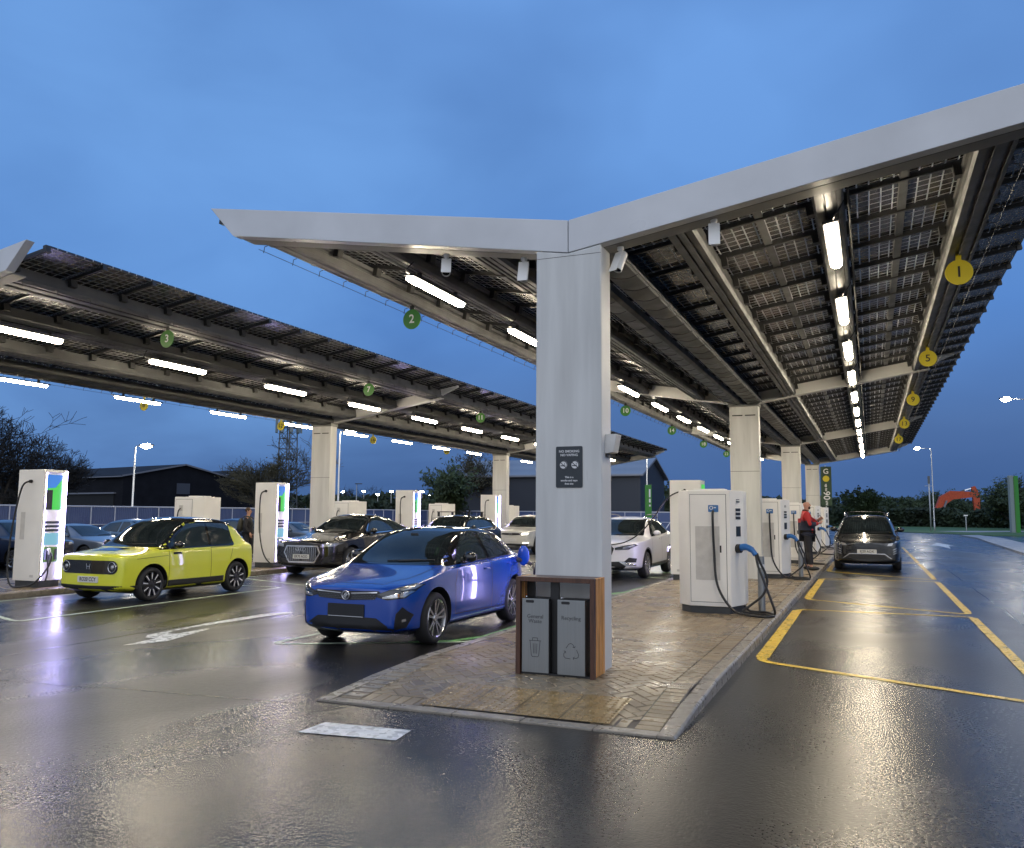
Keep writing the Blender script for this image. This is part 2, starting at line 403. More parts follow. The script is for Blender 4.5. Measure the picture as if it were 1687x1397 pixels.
# ------------------------------------------------------------------ camera
EYE, FPX, PITCH, YAW, ROLL = 1.65, 1400.0, R(6.0089), R(22.8272), R(0.4)
RT = Vector((math.cos(YAW), math.sin(YAW), 0)); FH = Vector((-math.sin(YAW), math.cos(YAW), 0))
FW = FH*math.cos(PITCH)+Vector((0, 0, math.sin(PITCH))); UP = FH*-math.sin(PITCH)+Vector((0, 0, math.cos(PITCH)))
cr, sr = math.cos(ROLL), math.sin(ROLL)
cx_, cy_ = RT*cr+UP*sr, RT*-sr+UP*cr
cam = bpy.data.cameras.new('camera'); co = bpy.data.objects.new('camera', cam); C.objects.link(co)
co.matrix_world = Matrix(((cx_.x, cy_.x, -FW.x, 0), (cx_.y, cy_.y, -FW.y, 0), (cx_.z, cy_.z, -FW.z, EYE), (0, 0, 0, 1)))
cam.sensor_fit = 'HORIZONTAL'; cam.sensor_width = 36; cam.lens = FPX/1687*36; cam.clip_end = 4000; cam.clip_start = .1
sc.camera = co

def at(u, D):
    """ground point seen at column u of the photograph, D metres ahead"""
    p = RT*((u-843.5)/FPX*D)+FH*D
    return p.x, p.y

def hz(u): return 845.9+(u-843.5)*.00698
def zat(u, v, D): return EYE+(hz(u)-v)/FPX*D

# ------------------------------------------------------------------ world: dusk sky
w = bpy.data.worlds.new('World'); sc.world = w; w.use_nodes = True
nt = w.node_tree; nd = nt.nodes; bg = nd['Background']
sky = nd.new('ShaderNodeTexSky'); sky.sky_type = 'NISHITA'; sky.sun_disc = False
sky.sun_elevation = R(-1.5); sky.sun_rotation = R(200); sky.air_density = 1.4; sky.dust_density = .6; sky.ozone_density = 3.5
tc = nd.new('ShaderNodeTexCoord'); sep = nd.new('ShaderNodeSeparateXYZ'); nt.links.new(tc.outputs['Generated'], sep.inputs[0])
ramp = nd.new('ShaderNodeValToRGB'); el = ramp.color_ramp.elements
el[0].position = 0.0; el[0].color = (.052, .113, .30, 1); el[1].position = .62; el[1].color = (.122, .280, .66, 1)
for p, c in ((.10, (.070, .157, .385, 1)), (.22, (.076, .200, .53, 1)), (.38, (.105, .25, .60, 1)), (.95, (.11, .27, .63, 1))):
    e = el.new(p); e.color = c
nt.links.new(sep.outputs[2], ramp.inputs[0])
mp = nd.new('ShaderNodeMapping'); mp.inputs['Scale'].default_value = (1.0, 1.0, 1.9); nt.links.new(tc.outputs['Generated'], mp.inputs[0])
n1 = nd.new('ShaderNodeTexNoise'); n1.inputs['Scale'].default_value = 1.7; n1.inputs['Detail'].default_value = 4; n1.inputs['Roughness'].default_value = .45; n1.inputs['Distortion'].default_value = .35
nt.links.new(mp.outputs[0], n1.inputs['Vector'])
cl = nd.new('ShaderNodeValToRGB'); cl.color_ramp.elements[0].position = .36; cl.color_ramp.elements[1].position = .66
cl.color_ramp.elements[0].color = (.74, .76, .78, 1); cl.color_ramp.elements[1].color = (1.38, 1.33, 1.22, 1)
nt.links.new(n1.outputs[0], cl.inputs[0])
mul = nd.new('ShaderNodeMix'); mul.data_type = 'RGBA'; mul.blend_type = 'MULTIPLY'; mul.inputs[0].default_value = 1
nt.links.new(ramp.outputs[0], mul.inputs[6]); nt.links.new(cl.outputs[0], mul.inputs[7])
# paler afterglow low in the south-west, behind the photographer
dot = nd.new('ShaderNodeVectorMath'); dot.operation = 'DOT_PRODUCT'; dot.inputs[1].default_value = Vector((.25, -.93, .28)).normalized()
nt.links.new(tc.outputs['Generated'], dot.inputs[0])
gl = nd.new('ShaderNodeMapRange'); gl.inputs['From Min'].default_value = .0; gl.inputs['From Max'].default_value = 1
gl.inputs['To Min'].default_value = 0; gl.inputs['To Max'].default_value = 1; gl.interpolation_type = 'SMOOTHSTEP'
nt.links.new(dot.outputs['Value'], gl.inputs[0])
gm = nd.new('ShaderNodeMix'); gm.data_type = 'RGBA'; gm.blend_type = 'MIX'; gm.inputs[7].default_value = (1.06, 1.14, 1.30, 1)
# a pale break in the cloud to the north-west
d2 = nd.new('ShaderNodeVectorMath'); d2.operation = 'DOT_PRODUCT'; d2.inputs[1].default_value = Vector((-.70, .66, .28)).normalized(); nt.links.new(tc.outputs['Generated'], d2.inputs[0])
n2 = nd.new('ShaderNodeTexNoise'); n2.inputs['Scale'].default_value = 3.4; n2.inputs['Detail'].default_value = 5; n2.inputs['Distortion'].default_value = .6; nt.links.new(mp.outputs[0], n2.inputs['Vector'])
a2 = nd.new('ShaderNodeMath'); a2.operation = 'MULTIPLY_ADD'; a2.inputs[1].default_value = .22; nt.links.new(n2.outputs[0], a2.inputs[0]); nt.links.new(d2.outputs['Value'], a2.inputs[2])
g2 = nd.new('ShaderNodeMapRange'); g2.interpolation_type = 'SMOOTHSTEP'; g2.inputs['From Min'].default_value = 1.0; g2.inputs['From Max'].default_value = 1.16; g2.inputs['To Max'].default_value = .55
nt.links.new(a2.outputs[0], g2.inputs[0])
cb = nd.new('ShaderNodeMix'); cb.data_type = 'RGBA'; cb.inputs[7].default_value = (.19, .42, .86, 1); nt.links.new(g2.outputs[0], cb.inputs[0]); nt.links.new(mul.outputs[2], cb.inputs[6])
nt.links.new(gl.outputs[0], gm.inputs[0]); nt.links.new(cb.outputs[2], gm.inputs[6])
sm = nd.new('ShaderNodeMix'); sm.data_type = 'RGBA'; sm.blend_type = 'ADD'; sm.inputs[0].default_value = .06
nt.links.new(gm.outputs[2], sm.inputs[6]); nt.links.new(sky.outputs[0], sm.inputs[7])
nt.links.new(sm.outputs[2], bg.inputs[0]); bg.inputs[1].default_value = 1.0
sc.view_settings.view_transform = 'Standard'; sc.view_settings.look = 'None'; sc.view_settings.exposure = 0; sc.view_settings.gamma = 1
sun = bpy.data.lights.new('sun', 'SUN'); sun.energy = .05; sun.angle = R(25); sun.color = (1, .9, .8)
so = bpy.data.objects.new('sun', sun); C.objects.link(so); so.rotation_euler = (R(80), 0, R(20))
sc.cycles.use_denoising = True
try: sc.cycles.denoiser = 'OPENIMAGEDENOISE'
except Exception: pass
sc.cycles.max_bounces = 6; sc.cycles.diffuse_bounces = 3; sc.cycles.glossy_bounces = 4; sc.cycles.transparent_max_bounces = 12
sc.cycles.sample_clamp_indirect = 6; sc.cycles.sample_clamp_direct = 0; sc.cycles.caustics_reflective = False; sc.cycles.caustics_refractive = False
sc.cycles.use_light_tree = True

# ------------------------------------------------------------------ ground
def gz(x, y):
    t = max(0, min(1, (-18.6-x)/3.0)); return -.28*t*t*(3-2*t)

def grid_sheet(xs, ys, zf, name, m):
    mb = MB(); nx = len(xs)
    mb.add([(x, y, zf(x, y)) for y in ys for x in xs],
           [(j*nx+i, j*nx+i+1, (j+1)*nx+i+1, (j+1)*nx+i) for j in range(len(ys)-1) for i in range(nx-1)])
    return tag(mb.build(name, m), kind='structure')
xs = [-95, -60, -40, -30, -22]+[-21.6+.3*k for k in range(11)]+[-15, -10, -5, 0, 5, 10, 30, 60]
grid_sheet(xs, [-40, -10, 0, 10, 20, 40, 70, 120, 170], gz, 'asphalt_ground', M['asphalt'])
MB().box(-1500, 1500, -600, 2500, -1.2, -.6).build('terrain', M['grass']); tag(bpy.data.objects['terrain'], kind='structure')

def flat(poly, z, name, m, kind='structure', th=0.0):
    mb = MB(); mb.prism(poly, lambda p, q, t: (p, q, t), z-th, z) if th else mb.add([(p, q, z) for p, q in poly], [tuple(range(len(poly)))])
    return tag(mb.build(name, m), kind=kind)
# verge, path and second road on the far right
flat([(2.6, 97), (6.3, 91), (9.6, 84), (14, 86), (40, 92), (60, 100), (60, 170), (-12, 170), (-6, 128), (1, 108)], .05, 'grass_verge', M['grass'], th=.5)
flat([(5.85, 20), (6.05, 42.8), (6.6, 58), (7.2, 72), (6.9, 82), (8.4, 82.5), (8.9, 72), (8.2, 56), (7.45, 43), (7.2, 20)], .1, 'pavement', M['path'], th=.3)
flat([(6.2, 103.5), (9.5, 99), (15, 107), (24, 117), (22, 119), (13, 111)], .062, 'footpath', M['path'])

# island builder -----------------------------------------------------------
def island(name, x0, x1, y0, y1, nose=False):
    kw = .14; top = .11
    def tz(x, y):
        if not nose: return top
        return .014+(top-.014)*max(0, min(1, (y-6.55)/1.2))
    # base slab
    b = MB(); ys = [y0+.03, y0+.35, y0+.7, y0+1.1, y1] if nose else [y0+.03, y1]
    for a, c in zip(ys, ys[1:]):
        b.add([(x, y, z) for y in (a, c) for x, z in ((x0+.03, -.35), (x1-.03, -.35), (x1-.03, tz(0, y)-.008), (x0+.03, tz(0, y)-.008))],
              [(0, 1, 2, 3), (4, 7, 6, 5), (3, 2, 6, 7), (0, 4, 5, 1), (1, 5, 6, 2), (0, 3, 7, 4)])
    tag(b.build(name+'_base', M['mortar']), kind='structure')
    # kerb stones with joints
    k = MB()
    def kerb_run(x, sgn):
        y = y0
        while y < y1-.05:
            e = min(y+.914, y1)
            dz = random.uniform(-.003, .003); z0, z1 = tz(0, y)+.004+dz, tz(0, e)+.004+dz
            o, i = x, x-sgn*kw
            vs = [(o, y+.005, -.35), (o, e-.005, -.35), (o, e-.005, z1-.02), (o, y+.005, z0-.02), (o-sgn*.02, y+.005, z0), (o-sgn*.02, e-.005, z1), (i, e-.005, z1), (i, y+.005, z0), (i, y+.005, -.35), (i, e-.005, -.35)]
            k.add(vs, [(0, 1, 2, 3), (3, 2, 5, 4), (4, 5, 6, 7), (7, 6, 9, 8), (0, 3, 4, 7, 8), (1, 9, 6, 5, 2)])
            y = e
    kerb_run(x0, -1); kerb_run(x1, 1)
    x = x0+kw
    while x < x1-kw-.02:
        e = min(x+.6, x1-kw); z = tz(0, y0)+.004+random.uniform(-.002, .002)
        k.box(x+.004, e-.004, y0, y0+kw, -.35, z); x = e
    o = k.build(name+'_kerb', M['kerb'], bevel=.006); tag(o, kind='structure')
    return tz
tz1 = island('island', -4.56, -1.38, 6.42, 50, True)
tz2 = island('far_island', -18.1, -14.9, 6.02, 50)

def herringbone(name, x0, x1, y0, y1, tz, skip=lambda x, y: False):
    """clay pavers, herringbone inside a soldier border"""
    L, W, g = .21, .105, .004
    mb = MB()
    def brick(cx, cy, ang, l=L, w_=W):
        dz = random.gauss(0, .0012); tx, ty = random.gauss(0, .006), random.gauss(0, .006)
        ca, sa = math.cos(ang), math.sin(ang); vs = []
        for lv, (hl, hw) in ((0, (l/2-g, w_/2-g)), (1, (l/2-g-.006, w_/2-g-.006))):
            for sx, sy in ((-1, -1), (1, -1), (1, 1), (-1, 1)):
                px, py = cx+ca*sx*hl-sa*sy*hw, cy+sa*sx*hl+ca*sy*hw
                vs.append((px, py, tz(px, py)+(-.009 if lv == 0 else .0)+dz+tx*(px-cx)+ty*(py-cy)))
        mb.add(vs, [(4, 5, 6, 7), (0, 1, 5, 4), (1, 2, 6, 5), (2, 3, 7, 6), (3, 0, 4, 7)])
    a = R(45); ca, sa = math.cos(a), math.sin(a)
    bx0, bx1, by0 = x0+L, x1-L, y0+L
    N = int((y1-y0)/W)+60
    cxm, cym = (x0+x1)/2, y0
    for i in range(-N, N):
        for j in range(-40, N*2):
            # herringbone lattice of 2x1 bricks
            k = (i-j) % 4
            if k == 0: u, v, r_ = i*W+W, j*W+W/2, 0
            elif k == 3: u, v, r_ = i*W+W/2, j*W+W, 1
            else: continue
            x = cxm+ca*u-sa*v; y = cym+sa*u+ca*v
            if x < bx0-.11 or x > bx1+.11 or y < by0-.11 or y > y1-.05 or skip(x, y): continue
            brick(x, y, a+(R(90) if r_ else 0))
    bm = bmesh.new(); me = mb.mesh('t', M['brick']); bm.from_mesh(me)
    for co_, no_ in (((bx0+.003, 0, 0), (-1, 0, 0)), ((bx1-.003, 0, 0), (1, 0, 0)), ((0, by0+.003, 0), (0, -1, 0))):
        bmesh.ops.bisect_plane(bm, geom=bm.verts[:]+bm.edges[:]+bm.faces[:], plane_co=co_, plane_no=no_, clear_outer=True, dist=1e-5)
    bm.verts.index_update(); mb.v = [tuple(v.co) for v in bm.verts]; mb.f = [tuple(v.index for v in f.verts) for f in bm.faces]
    bm.free(); bpy.data.meshes.remove(me)
    for sx in (x0+L/2, x1-L/2):
        y = y0+W/2
        while y < y1:
            if not skip(sx, y): brick(sx, y, 0)
            y += W
    x = x0+L+W/2
    while x < x1-L:
        if not skip(x, y0+L/2): brick(x, y0+L/2, R(90))
        x += W
    return tag(mb.build(name, M['brick'], fix=False), kind='structure')
TX0, TX1, TY0, TY1 = -3.62, -1.93, 6.58, 7.30
herringbone('block_paving', -4.41, -1.53, 6.57, 24, tz1, lambda x, y: TX0+.12 < x < TX1-.12 and y < TY1-.12)
def plain_top(name, x0, x1, y0, y1, z):
    mb = MB(); y = y0
    while y < y1-.01:
        x = x0
        while x < x1-.01:
            e = min(x+.42, x1); f = min(y+.42, y1); mb.box(x+.003, e-.003, y+.003, f-.003, z-.03, z); x = e
        y = min(y+.42, y1)
    return tag(mb.build(name, M['brick']), kind='structure')
plain_top('block_paving_far', -4.47, -1.53, 24, 49.8, .11)
plain_top('block_paving_opposite', -17.95, -15.05, 6.2, 49.8, .11)
# tactile blister slabs
mb = MB(); nx, ny = 4, 2; sx, sy = (TX1-TX0)/nx, (TY1-TY0)/ny
for i in range(nx):
    for j in range(ny):
        a0, b0 = TX0+i*sx, TY0+j*sy; z0, z1 = tz1(0, b0)+.009, tz1(0, b0+sy)+.009; p = .004
        mb.add([(a0+p, b0+p, z0), (a0+sx-p, b0+p, z0), (a0+sx-p, b0+sy-p, z1), (a0+p, b0+sy-p, z1)], [(0, 1, 2, 3)])
        for q in range(6):
            for r_ in range(6):
                cx0, cy0 = a0+sx*(q+.5)/6, b0+sy*(r_+.5)/6; zz = z0+(z1-z0)*(r_+.5)/6
                mb.lathe([(.0135, -.001), (.0115, .004), (.006, .0058), (.0005, .006)], 8, lambda rr, h, c, s_: (cx0+rr*c, cy0+rr*s_, zz+h))
tag(mb.build('tactile_paving', M['tactile']), kind='structure')
# dropped kerb setts at the left corner of the nose
mb = MB()
for k in range(9):
    y = 6.62+k*.14
    mb.box(-4.41, -4.21, y, y+.13, tz1(0, y)-.03, tz1(0, y)+.010)
tag(mb.build('corner_setts', M['kerb'], bevel=.004), kind='structure')

# ------------------------------------------------------------------ painted lines
LZ = .005
def marking(name, m, paths, zf=None, z=LZ):
    mb = MB()
    for path, w_, cl_ in paths: mb.add(*strip(path, w_, z, name, m, cl_, zf=zf))
    return tag(mb.build(name, m), kind='structure')
def rounded(poly, r, n=5):
    out = []
    for i in range(len(poly)):
        a, b, c = Vector(poly[i-1]), Vector(poly[i]), Vector(poly[(i+1) % len(poly)])
        d1, d2 = (a-b).normalized(), (c-b).normalized(); p1, p2 = b+d1*r, b+d2*r
        for k in range(n+1):
            t = k/n; out.append(tuple((p1*(1-t)**2+b*2*t*(1-t)+p2*t*t)))
    return out
BAYS = [(10.2, 8.9, 16.0, 16.12), (18.0, 16.5, 24.0, 24.25), (27.2, 25.0, 33.3, 33.1), (35.6, 33.6, 41.7, 42.0), (44.1, 42.4, 50.0, 50.4)]
for k, (l0, r0, l1, r1) in enumerate(BAYS):
    marking('bay_marking', M['line_yellow'], [(rounded([(-1.22, l0), (1.48, r0), (1.48, r1), (-1.24, l1)], .22), .11, True)])
    marking('bay_edge_marking', M['line_yellow'], [([(-1.22, l0+.25), (-1.24, l1-.2)], .155, False), ([(1.48, r0+.35), (1.48, r1-.2)], .125, False)], z=LZ+.004)
# bays on the left of the near island, green corner fading to white
for k in range(6):
    y0, y1 = 8.85+7.25*k, 15.0+7.25*k
    P = rounded([(-7.0, y0), (-4.80, y0+1.25), (-4.80, y1), (-7.0, y1+.1)], .25)
    marking('bay_marking', M['line_pale'], [(P, .09, True)])
    marking('bay_edge_marking', M['line_green'], [([(-5.5, y0+.86), (-5.05, y0+1.2), (-4.82, y0+1.75), (-4.82, y0+3.4)], .12, False)], z=LZ+.004)
# bays in front of the far island
for k in range(7):
    y0 = 1.9+7.1*k
    P = rounded([(-11.75, y0), (-14.6, y0+1.1), (-14.6, y0+6.4), (-11.95, y0+6.5)], .25)
    marking('bay_marking', M['line_pale'], [(P, .09, True)])
# white arrows
def arrow(name, pts):
    mb = MB(); mb.add([(x, y, LZ) for x, y in pts], [tuple(range(len(pts)))])
    bm = bmesh.new(); o = mb.build(name, M['line_white'])
    bm.from_mesh(o.data); bmesh.ops.triangulate(bm, faces=bm.faces); bm.to_mesh(o.data); bm.free()
    return tag(o, kind='structure')
arrow('direction_arrow', [(-8.92, 11.81), (-9.13, 11.28), (-9.11, 10.05), (-8.95, 8.78), (-8.80, 8.6), (-8.62, 8.6), (-8.54, 7.99), (-8.43, 8.16), (-8.31, 8.48), (-8.44, 8.95), (-8.64, 9.62), (-8.71, 9.66), (-8.70, 9.03), (-8.83, 9.01), (-8.93, 9.26), (-8.95, 10.03), (-8.88, 11.17), (-8.8, 11.65)])
arrow('direction_arrow', [(3.72, 49.5), (3.98, 54.2), (4.30, 54.2), (3.74, 60.0), (3.05, 54.2), (3.42, 54.2)])
arrow('stop_marking', [(-4.02, 5.80), (-3.28, 5.86), (-3.24, 5.56), (-4.03, 5.46)])
# sealed joints in the tarmac
M['joint'] = mat('bitumen_joint', (.010, .010, .010), .16, bump=.2, bscale=90)
def wob(a, b, n=26, s=.012):
    return [(a[0]+(b[0]-a[0])*i/n+random.gauss(0, s), a[1]+(b[1]-a[1])*i/n+random.gauss(0, s)) for i in range(n+1)]
marking('tarmac_joint', M['joint'], [(wob((-12, 5.45), (-4.66, 6.28)), .025, False), (wob((-9.12, 6.7), (-9.4, 16), 40), .025, False), (wob((2.1, 4), (2.15, 70), 120, .01), .03, False)], z=.003)
# ------------------------------------------------------------------ canopies
SL = .163; ANG = math.atan(SL); SPAN = 4.83
BEAMS = (1.05, 2.49, 3.97)
def canopy(label, Xc, cols, yend, all_panels, sides):
    T = thing('solar_canopy', label, 'canopy', (Xc, cols[0], 0))
    zt = lambda s: 4.72+SL*s
    zb = lambda s: 4.37+SL*s
    y0 = 0.0; ye = yend-cols[0]
    ca, sa = math.cos(ANG), math.sin(ANG)
    def wf(side):
        # (s along the slope, y, n normal to the slope; n=0 is the top line)
        return lambda s, y, n: (side*(s*ca-n*sa), y, 4.72+s*sa+n*ca)
    tip = [(0, zb(0)), (4.44, zb(4.44)), (4.46, zb(4.46)+.012), (SPAN, zt(SPAN)), (0, zt(0))]
    for sd in (-1, 1):
        g = .004
        f = MB().prism([(sd*max(s, g), z) for s, z in tip], lambda p, q, t: (p, t, q), y0, y0+.14)
        f.build('fascia', M['fascia_paint'], T, bevel=.006)
        fl = MB().prism([(sd*.35, zb(.35)-.002), (sd*4.40, zb(4.40)-.002), (sd*4.40, zb(4.40)+.016), (sd*.35, zb(.35)+.016)], lambda p, q, t: (p, t, q), y0+.143, y0+.36)
        fl.build('fascia_flange', M['beam_paint'], T)
        W = wf(sd)
        # longitudinal sigma beams
        for s in BEAMS:
            d = .345; t0 = -.115; hw = .15 if s < 3.5 else .19
            prof = [(-hw, t0), (hw, t0), (hw, -d+.05), (hw-.03, -d), (hw-.07, -d), (hw-.075, -d+.03), (hw-.11, -d+.03), (hw-.115, -d), (-.03, -d), (-.035, -d+.035), (-hw+.10, -d+.035), (-hw+.095, -d), (-hw+.02, -d), (-hw, -d+.04), (-hw, -.23), (-hw+.035, -.215), (-hw+.035, -.18), (-hw, -.165)]
            MB().prism([(s/ca+p, q) for p, q in prof], lambda p, q, t: W(p, t, q), y0+.145, ye-.02).build('beam', M['steel'], T)
        # rails and their brackets
        rl = MB().prism([(.05, -.105), (4.95, -.105), (4.95, -.05), (.05, -.05)], lambda p, q, t: W(p, t, q), -.022, .022)
        rl.prism([(4.90, -.12), (4.965, -.12), (4.965, -.02), (4.90, -.02)], lambda p, q, t: W(p, t, q), -.04, .04)
        br = rl
        for s in BEAMS:
            for e in (-1, 1):
                c = s/ca+e*(.19 if s < 3.5 else .235)
                br.prism([(c-.035, -.22), (c+.035, -.22), (c+.035, -.10), (c-.035, -.10)], lambda p, q, t: W(p, t, q), -.06, .06)
        rme = rl.mesh('rail', M['dark_steel'])
        n = int(ye-.3)
        for k in range(n+1):
            link('rail', rme, T, loc=(0, .30+k, 0))
        # glass panels
        segs = [(.05, 1.02), (1.03, 1.765), (1.795, 2.48), (2.50, 3.245), (3.275, 3.97), (3.98, 4.90)]
        seg_me = {}
        def pmesh(a, b, mb=None, yy=0):
            mb = mb or MB()
            return mb.prism([(a/ca, -.048), (b/ca, -.048), (b/ca, -.018), (a/ca, -.018)], lambda p, q, t: W(p, t, q), yy+.025, yy+.975)
        nind = {1: 16, -1: 0} if all_panels else {1: 16, -1: 0}
        rest = MB()
        for k in range(n):
            for i, (a, b) in enumerate(segs):
                if k < nind[sd]:
                    if i not in seg_me: seg_me[i] = pmesh(a, b).mesh('solar_panel', M['pv'])
                    link('solar_panel', seg_me[i], T, loc=(0, .30+k, 0))
                else: pmesh(a, b, rest, .30+k)
        o = rest.build('solar_panels', M['pv'], T); o['kind'] = 'stuff'; o.name = 'solar_panel_field'
        for c in (1.78, 3.26):
            MB().prism([(c/ca-.045, -.085), (c/ca+.045, -.085), (c/ca+.045, -.046), (c/ca-.045, -.046)], lambda p, q, t: W(p, t, q), y0+.15, ye-.02).build('mullion', M['steel'], T)
        # conduit and cable hoops under the first inner bay, valley gutter
        gt = MB()
        prof = [(.02, -.30), (.06, -.345), (.34, -.345), (.38, -.30), (.38, -.22), (.36, -.22), (.36, -.29), (.33, -.325), (.07, -.325), (.04, -.29), (.04, -.22), (.02, -.22)]
        gt.prism(prof, lambda p, q, t: W(p, t, q), y0+.37, ye-.1)
        gt.build('valley_gutter', M['steel'], T)
        ht = MB(); y = y0+.6
        while y < min(ye, 26):
            ht.tube([W(.08+.29*i/6, y+.02*i, -.352-.035*math.sin(math.pi*i/6)) for i in range(7)], .005, 4); y += .55
        ht.tube([W(.39, y0+.4, -.36), W(.39, ye-.2, -.36)], .008, 5)
        ht.build('gutter_straps', M['dark_steel'], T)
        # conduit beside the lights
        MB().tube([W(BEAMS[1]/ca+.19, y0+.4, -.30), W(BEAMS[1]/ca+.19, ye-.2, -.30)], .012, 6).build('conduit', M['steel'], T, smooth=True)
        # bird wire on the outer edge of the outer beam
        bw = MB(); c = BEAMS[2]/ca+.25
        y = y0+.4
        bw.tube([W(c, y0+.3, -.42), W(c, ye-.1, -.42)], .004, 4)
        while y < ye:
            bw.tube([W(c-.05, y, -.34), W(c, y, -.36), W(c, y, -.44)], .006, 4); y += .6
        bw.build('edge_wire', M['dark_steel'], T)
    # transverse frames at the columns
    for yc in cols[1:]+[yend]:
        for sd in (-1, 1):
            yy = yc-cols[0]; t = [(sd*.36, zb(.36)), (sd*3.9, zb(3.9)), (sd*4.72, zt(4.72)-.14), (sd*4.72, zt(4.72)-.09), (sd*.36, zt(.36)-.09)]
            MB().prism(t, lambda p, q, tt: (p, tt, q), yy+.06, yy+.16).build('cross_beam', M['white_paint'], T, bevel=.004)
            MB().prism([(sd*.36, zb(.36)-.022), (sd*4.2, zb(4.2)-.022), (sd*4.2, zb(4.2)-.004), (sd*.36, zb(.36)-.004)], lambda p, q, tt: (p, tt, q), yy+.0, yy+.22).build('cross_beam_flange', M['white_paint'], T)
    # columns
    for i, yc in enumerate(cols):
        yy = yc-cols[0]; c = MB()
        top = 4.37
        pr = [(-.35, .05), (.35, .05), (.35, top+.035), (.0, top-.02), (-.35, top+.035)] if i else [(-.355, .05), (.355, .05), (.355, zb(.355)-.006), (0, zb(0)-.006), (-.355, zb(.355)-.006)]
        c.prism(pr, lambda p, q, t: (p, t, q), yy+.002, yy+.345)
        col = c.build('column', M['column_paint'], T, bevel=.012)
        if i:
            sl = MB()
            for a, b in ((-.28, -.03), (.03, .28)): MB().box(a, b, yy-.002, yy+.05, 4.10, 4.125).build('column_slot', M['seam'], col)
            sl.box(-.35, .35, yy-.0005, yy+.03, 2.72, 2.728); sl.build('column_joint', M['seam'], col)
            cp = MB().prism([(-.37, 4.33), (.37, 4.33), (.37, 4.40+.05), (0, 4.40-.02), (-.37, 4.45)], lambda p, q, t: (p, t, q), yy-.02, yy+.37)
            cp.build('column_cap', M['beam_paint'], col, bevel=.006)
        else:
            MB().box(-.353, .353, yy+.0005, yy+.01, 4.33, 4.334).build('column_seam', M['seam'], col)
            e = MB().box(.340, .3575, yy+.02, yy+.33, .06, 4.40); e.build('column_edge_plate', M['white_paint'], col, bevel=.004)
    return T, zt, zb
X1, X2 = -2.83, -15.85
cols1 = [8.2, 21.55, 34.9, 48.2]; cols2 = [8.2, 22.2, 36.2, 49.4]
canopy('white butterfly solar canopy held by the column with the no smoking sign', X1, cols1, 48.5, True, (1, -1))
canopy('second butterfly solar canopy on the left behind the yellow and blue cars', X2, cols2, 49.6, False, (1,))

# strip lights -------------------------------------------------------------
def strip_light_proto():
    t = thing('strip_light', 'x', 'strip light')
    MB().box(-.085, .085, -.80, .80, -.035, .0).build('housing', M['steel'], t, bevel=.01)
    d = MB().prism([(-.065, -.036), (-.06, -.075), (-.03, -.10), (.03, -.10), (.06, -.075), (.065, -.036)], lambda p, q, s: (p, s, q), -.74, .74)
    d.build('diffuser', M['tube'], t, bevel=.006)
    MB().tube(spline([(.03, -.80, -.01), (.05, -.95, -.02), (.12, -1.0, .04), (.16, -.98, .10)], 4), .008, 5).build('flex', M['black'], t, smooth=True)
    b = MB(); b.box(-.02, .02, -.55, -.50, 0, .10); b.box(-.02, .02, .50, .55, 0, .10); b.build('hanger', M['dark_steel'], t)
    return t
SP = strip_light_proto(); used = False
def row(Xc, side, ystart, dy, n, desc, group):
    global used
    for k in range(n):
        o = SP if not used else dup(SP)
        used = True
        s = 2.49; x = Xc+side*(s+.05); z = 4.37+SL*s-.06
        o.location = (x, ystart+dy*k, z); o.rotation_euler = (0, -side*ANG, 0)
        tag(o, f'{ORD[k]} lit strip light from the near end, {desc}', None, group)
row(X1, 1, 9.98, 3.3, 12, 'under the right wing over yellow bays', 'strip lights under the canopies')
row(X1, -1, 10.1, 3.36, 12, 'under the wing over the blue car', 'strip lights under the canopies')
row(X2, 1, 9.95, 3.58, 11, 'under the left canopy, row facing us', 'strip lights under the canopies')
row(X2, -1, 10.15, 3.58, 11, 'under the left canopy, far row', 'strip lights under the canopies')

# numbered bay discs -------------------------------------------------------
def disc(n, x, y, z, colname, lead):
    word = {'g': 'green', 'y': 'yellow'}[colname]
    t = thing('bay_number_sign', f'round {word} sign with the number {n} hanging {lead}', 'number sign', (x, y, z), group='round bay number signs')
    m = M['sign_green'] if colname == 'g' else M['sign_yellow']
    MB().lathe([(.0005, -.008), (.160, -.008), (.165, -.004), (.165, .004), (.160, .008), (.0005, .008)], 40, lambda r, h, c, s: (r*c, h, r*s)).build('disc', m, t)
    MB().box(-.035, .035, -.006, .006, .15, .34).build('bracket', M['dark_steel'] if colname == 'g' else M['sign_yellow'], t)
    text_mb(str(n), .20, lambda p, q, u: (p, -.0105-u, q), space=1.05, bold=.003).build('lettering', M['letter_white'] if colname == 'g' else M['ink'], t)
for k in range(5): disc(1+4*k, X1+3.99, 12.15+6.58*k, 4.80, 'y', 'under the near canopy, right edge')
for k in range(6): disc(2+4*k, X1-3.99, 11.95+6.6*k, 4.80, 'g', 'under the near canopy, left edge')
for k in range(4): disc(3+4*k, X2+4.02, 11.72+6.85*k, 4.80, 'g', 'under the left canopy, near edge')
for k, (n, y) in enumerate(((8, 18.9), (12, 25.3), (16, 31.6), (20, 38.6))): disc(n, X2-4.0, y, 4.78, 'y', 'under the left canopy, far edge')

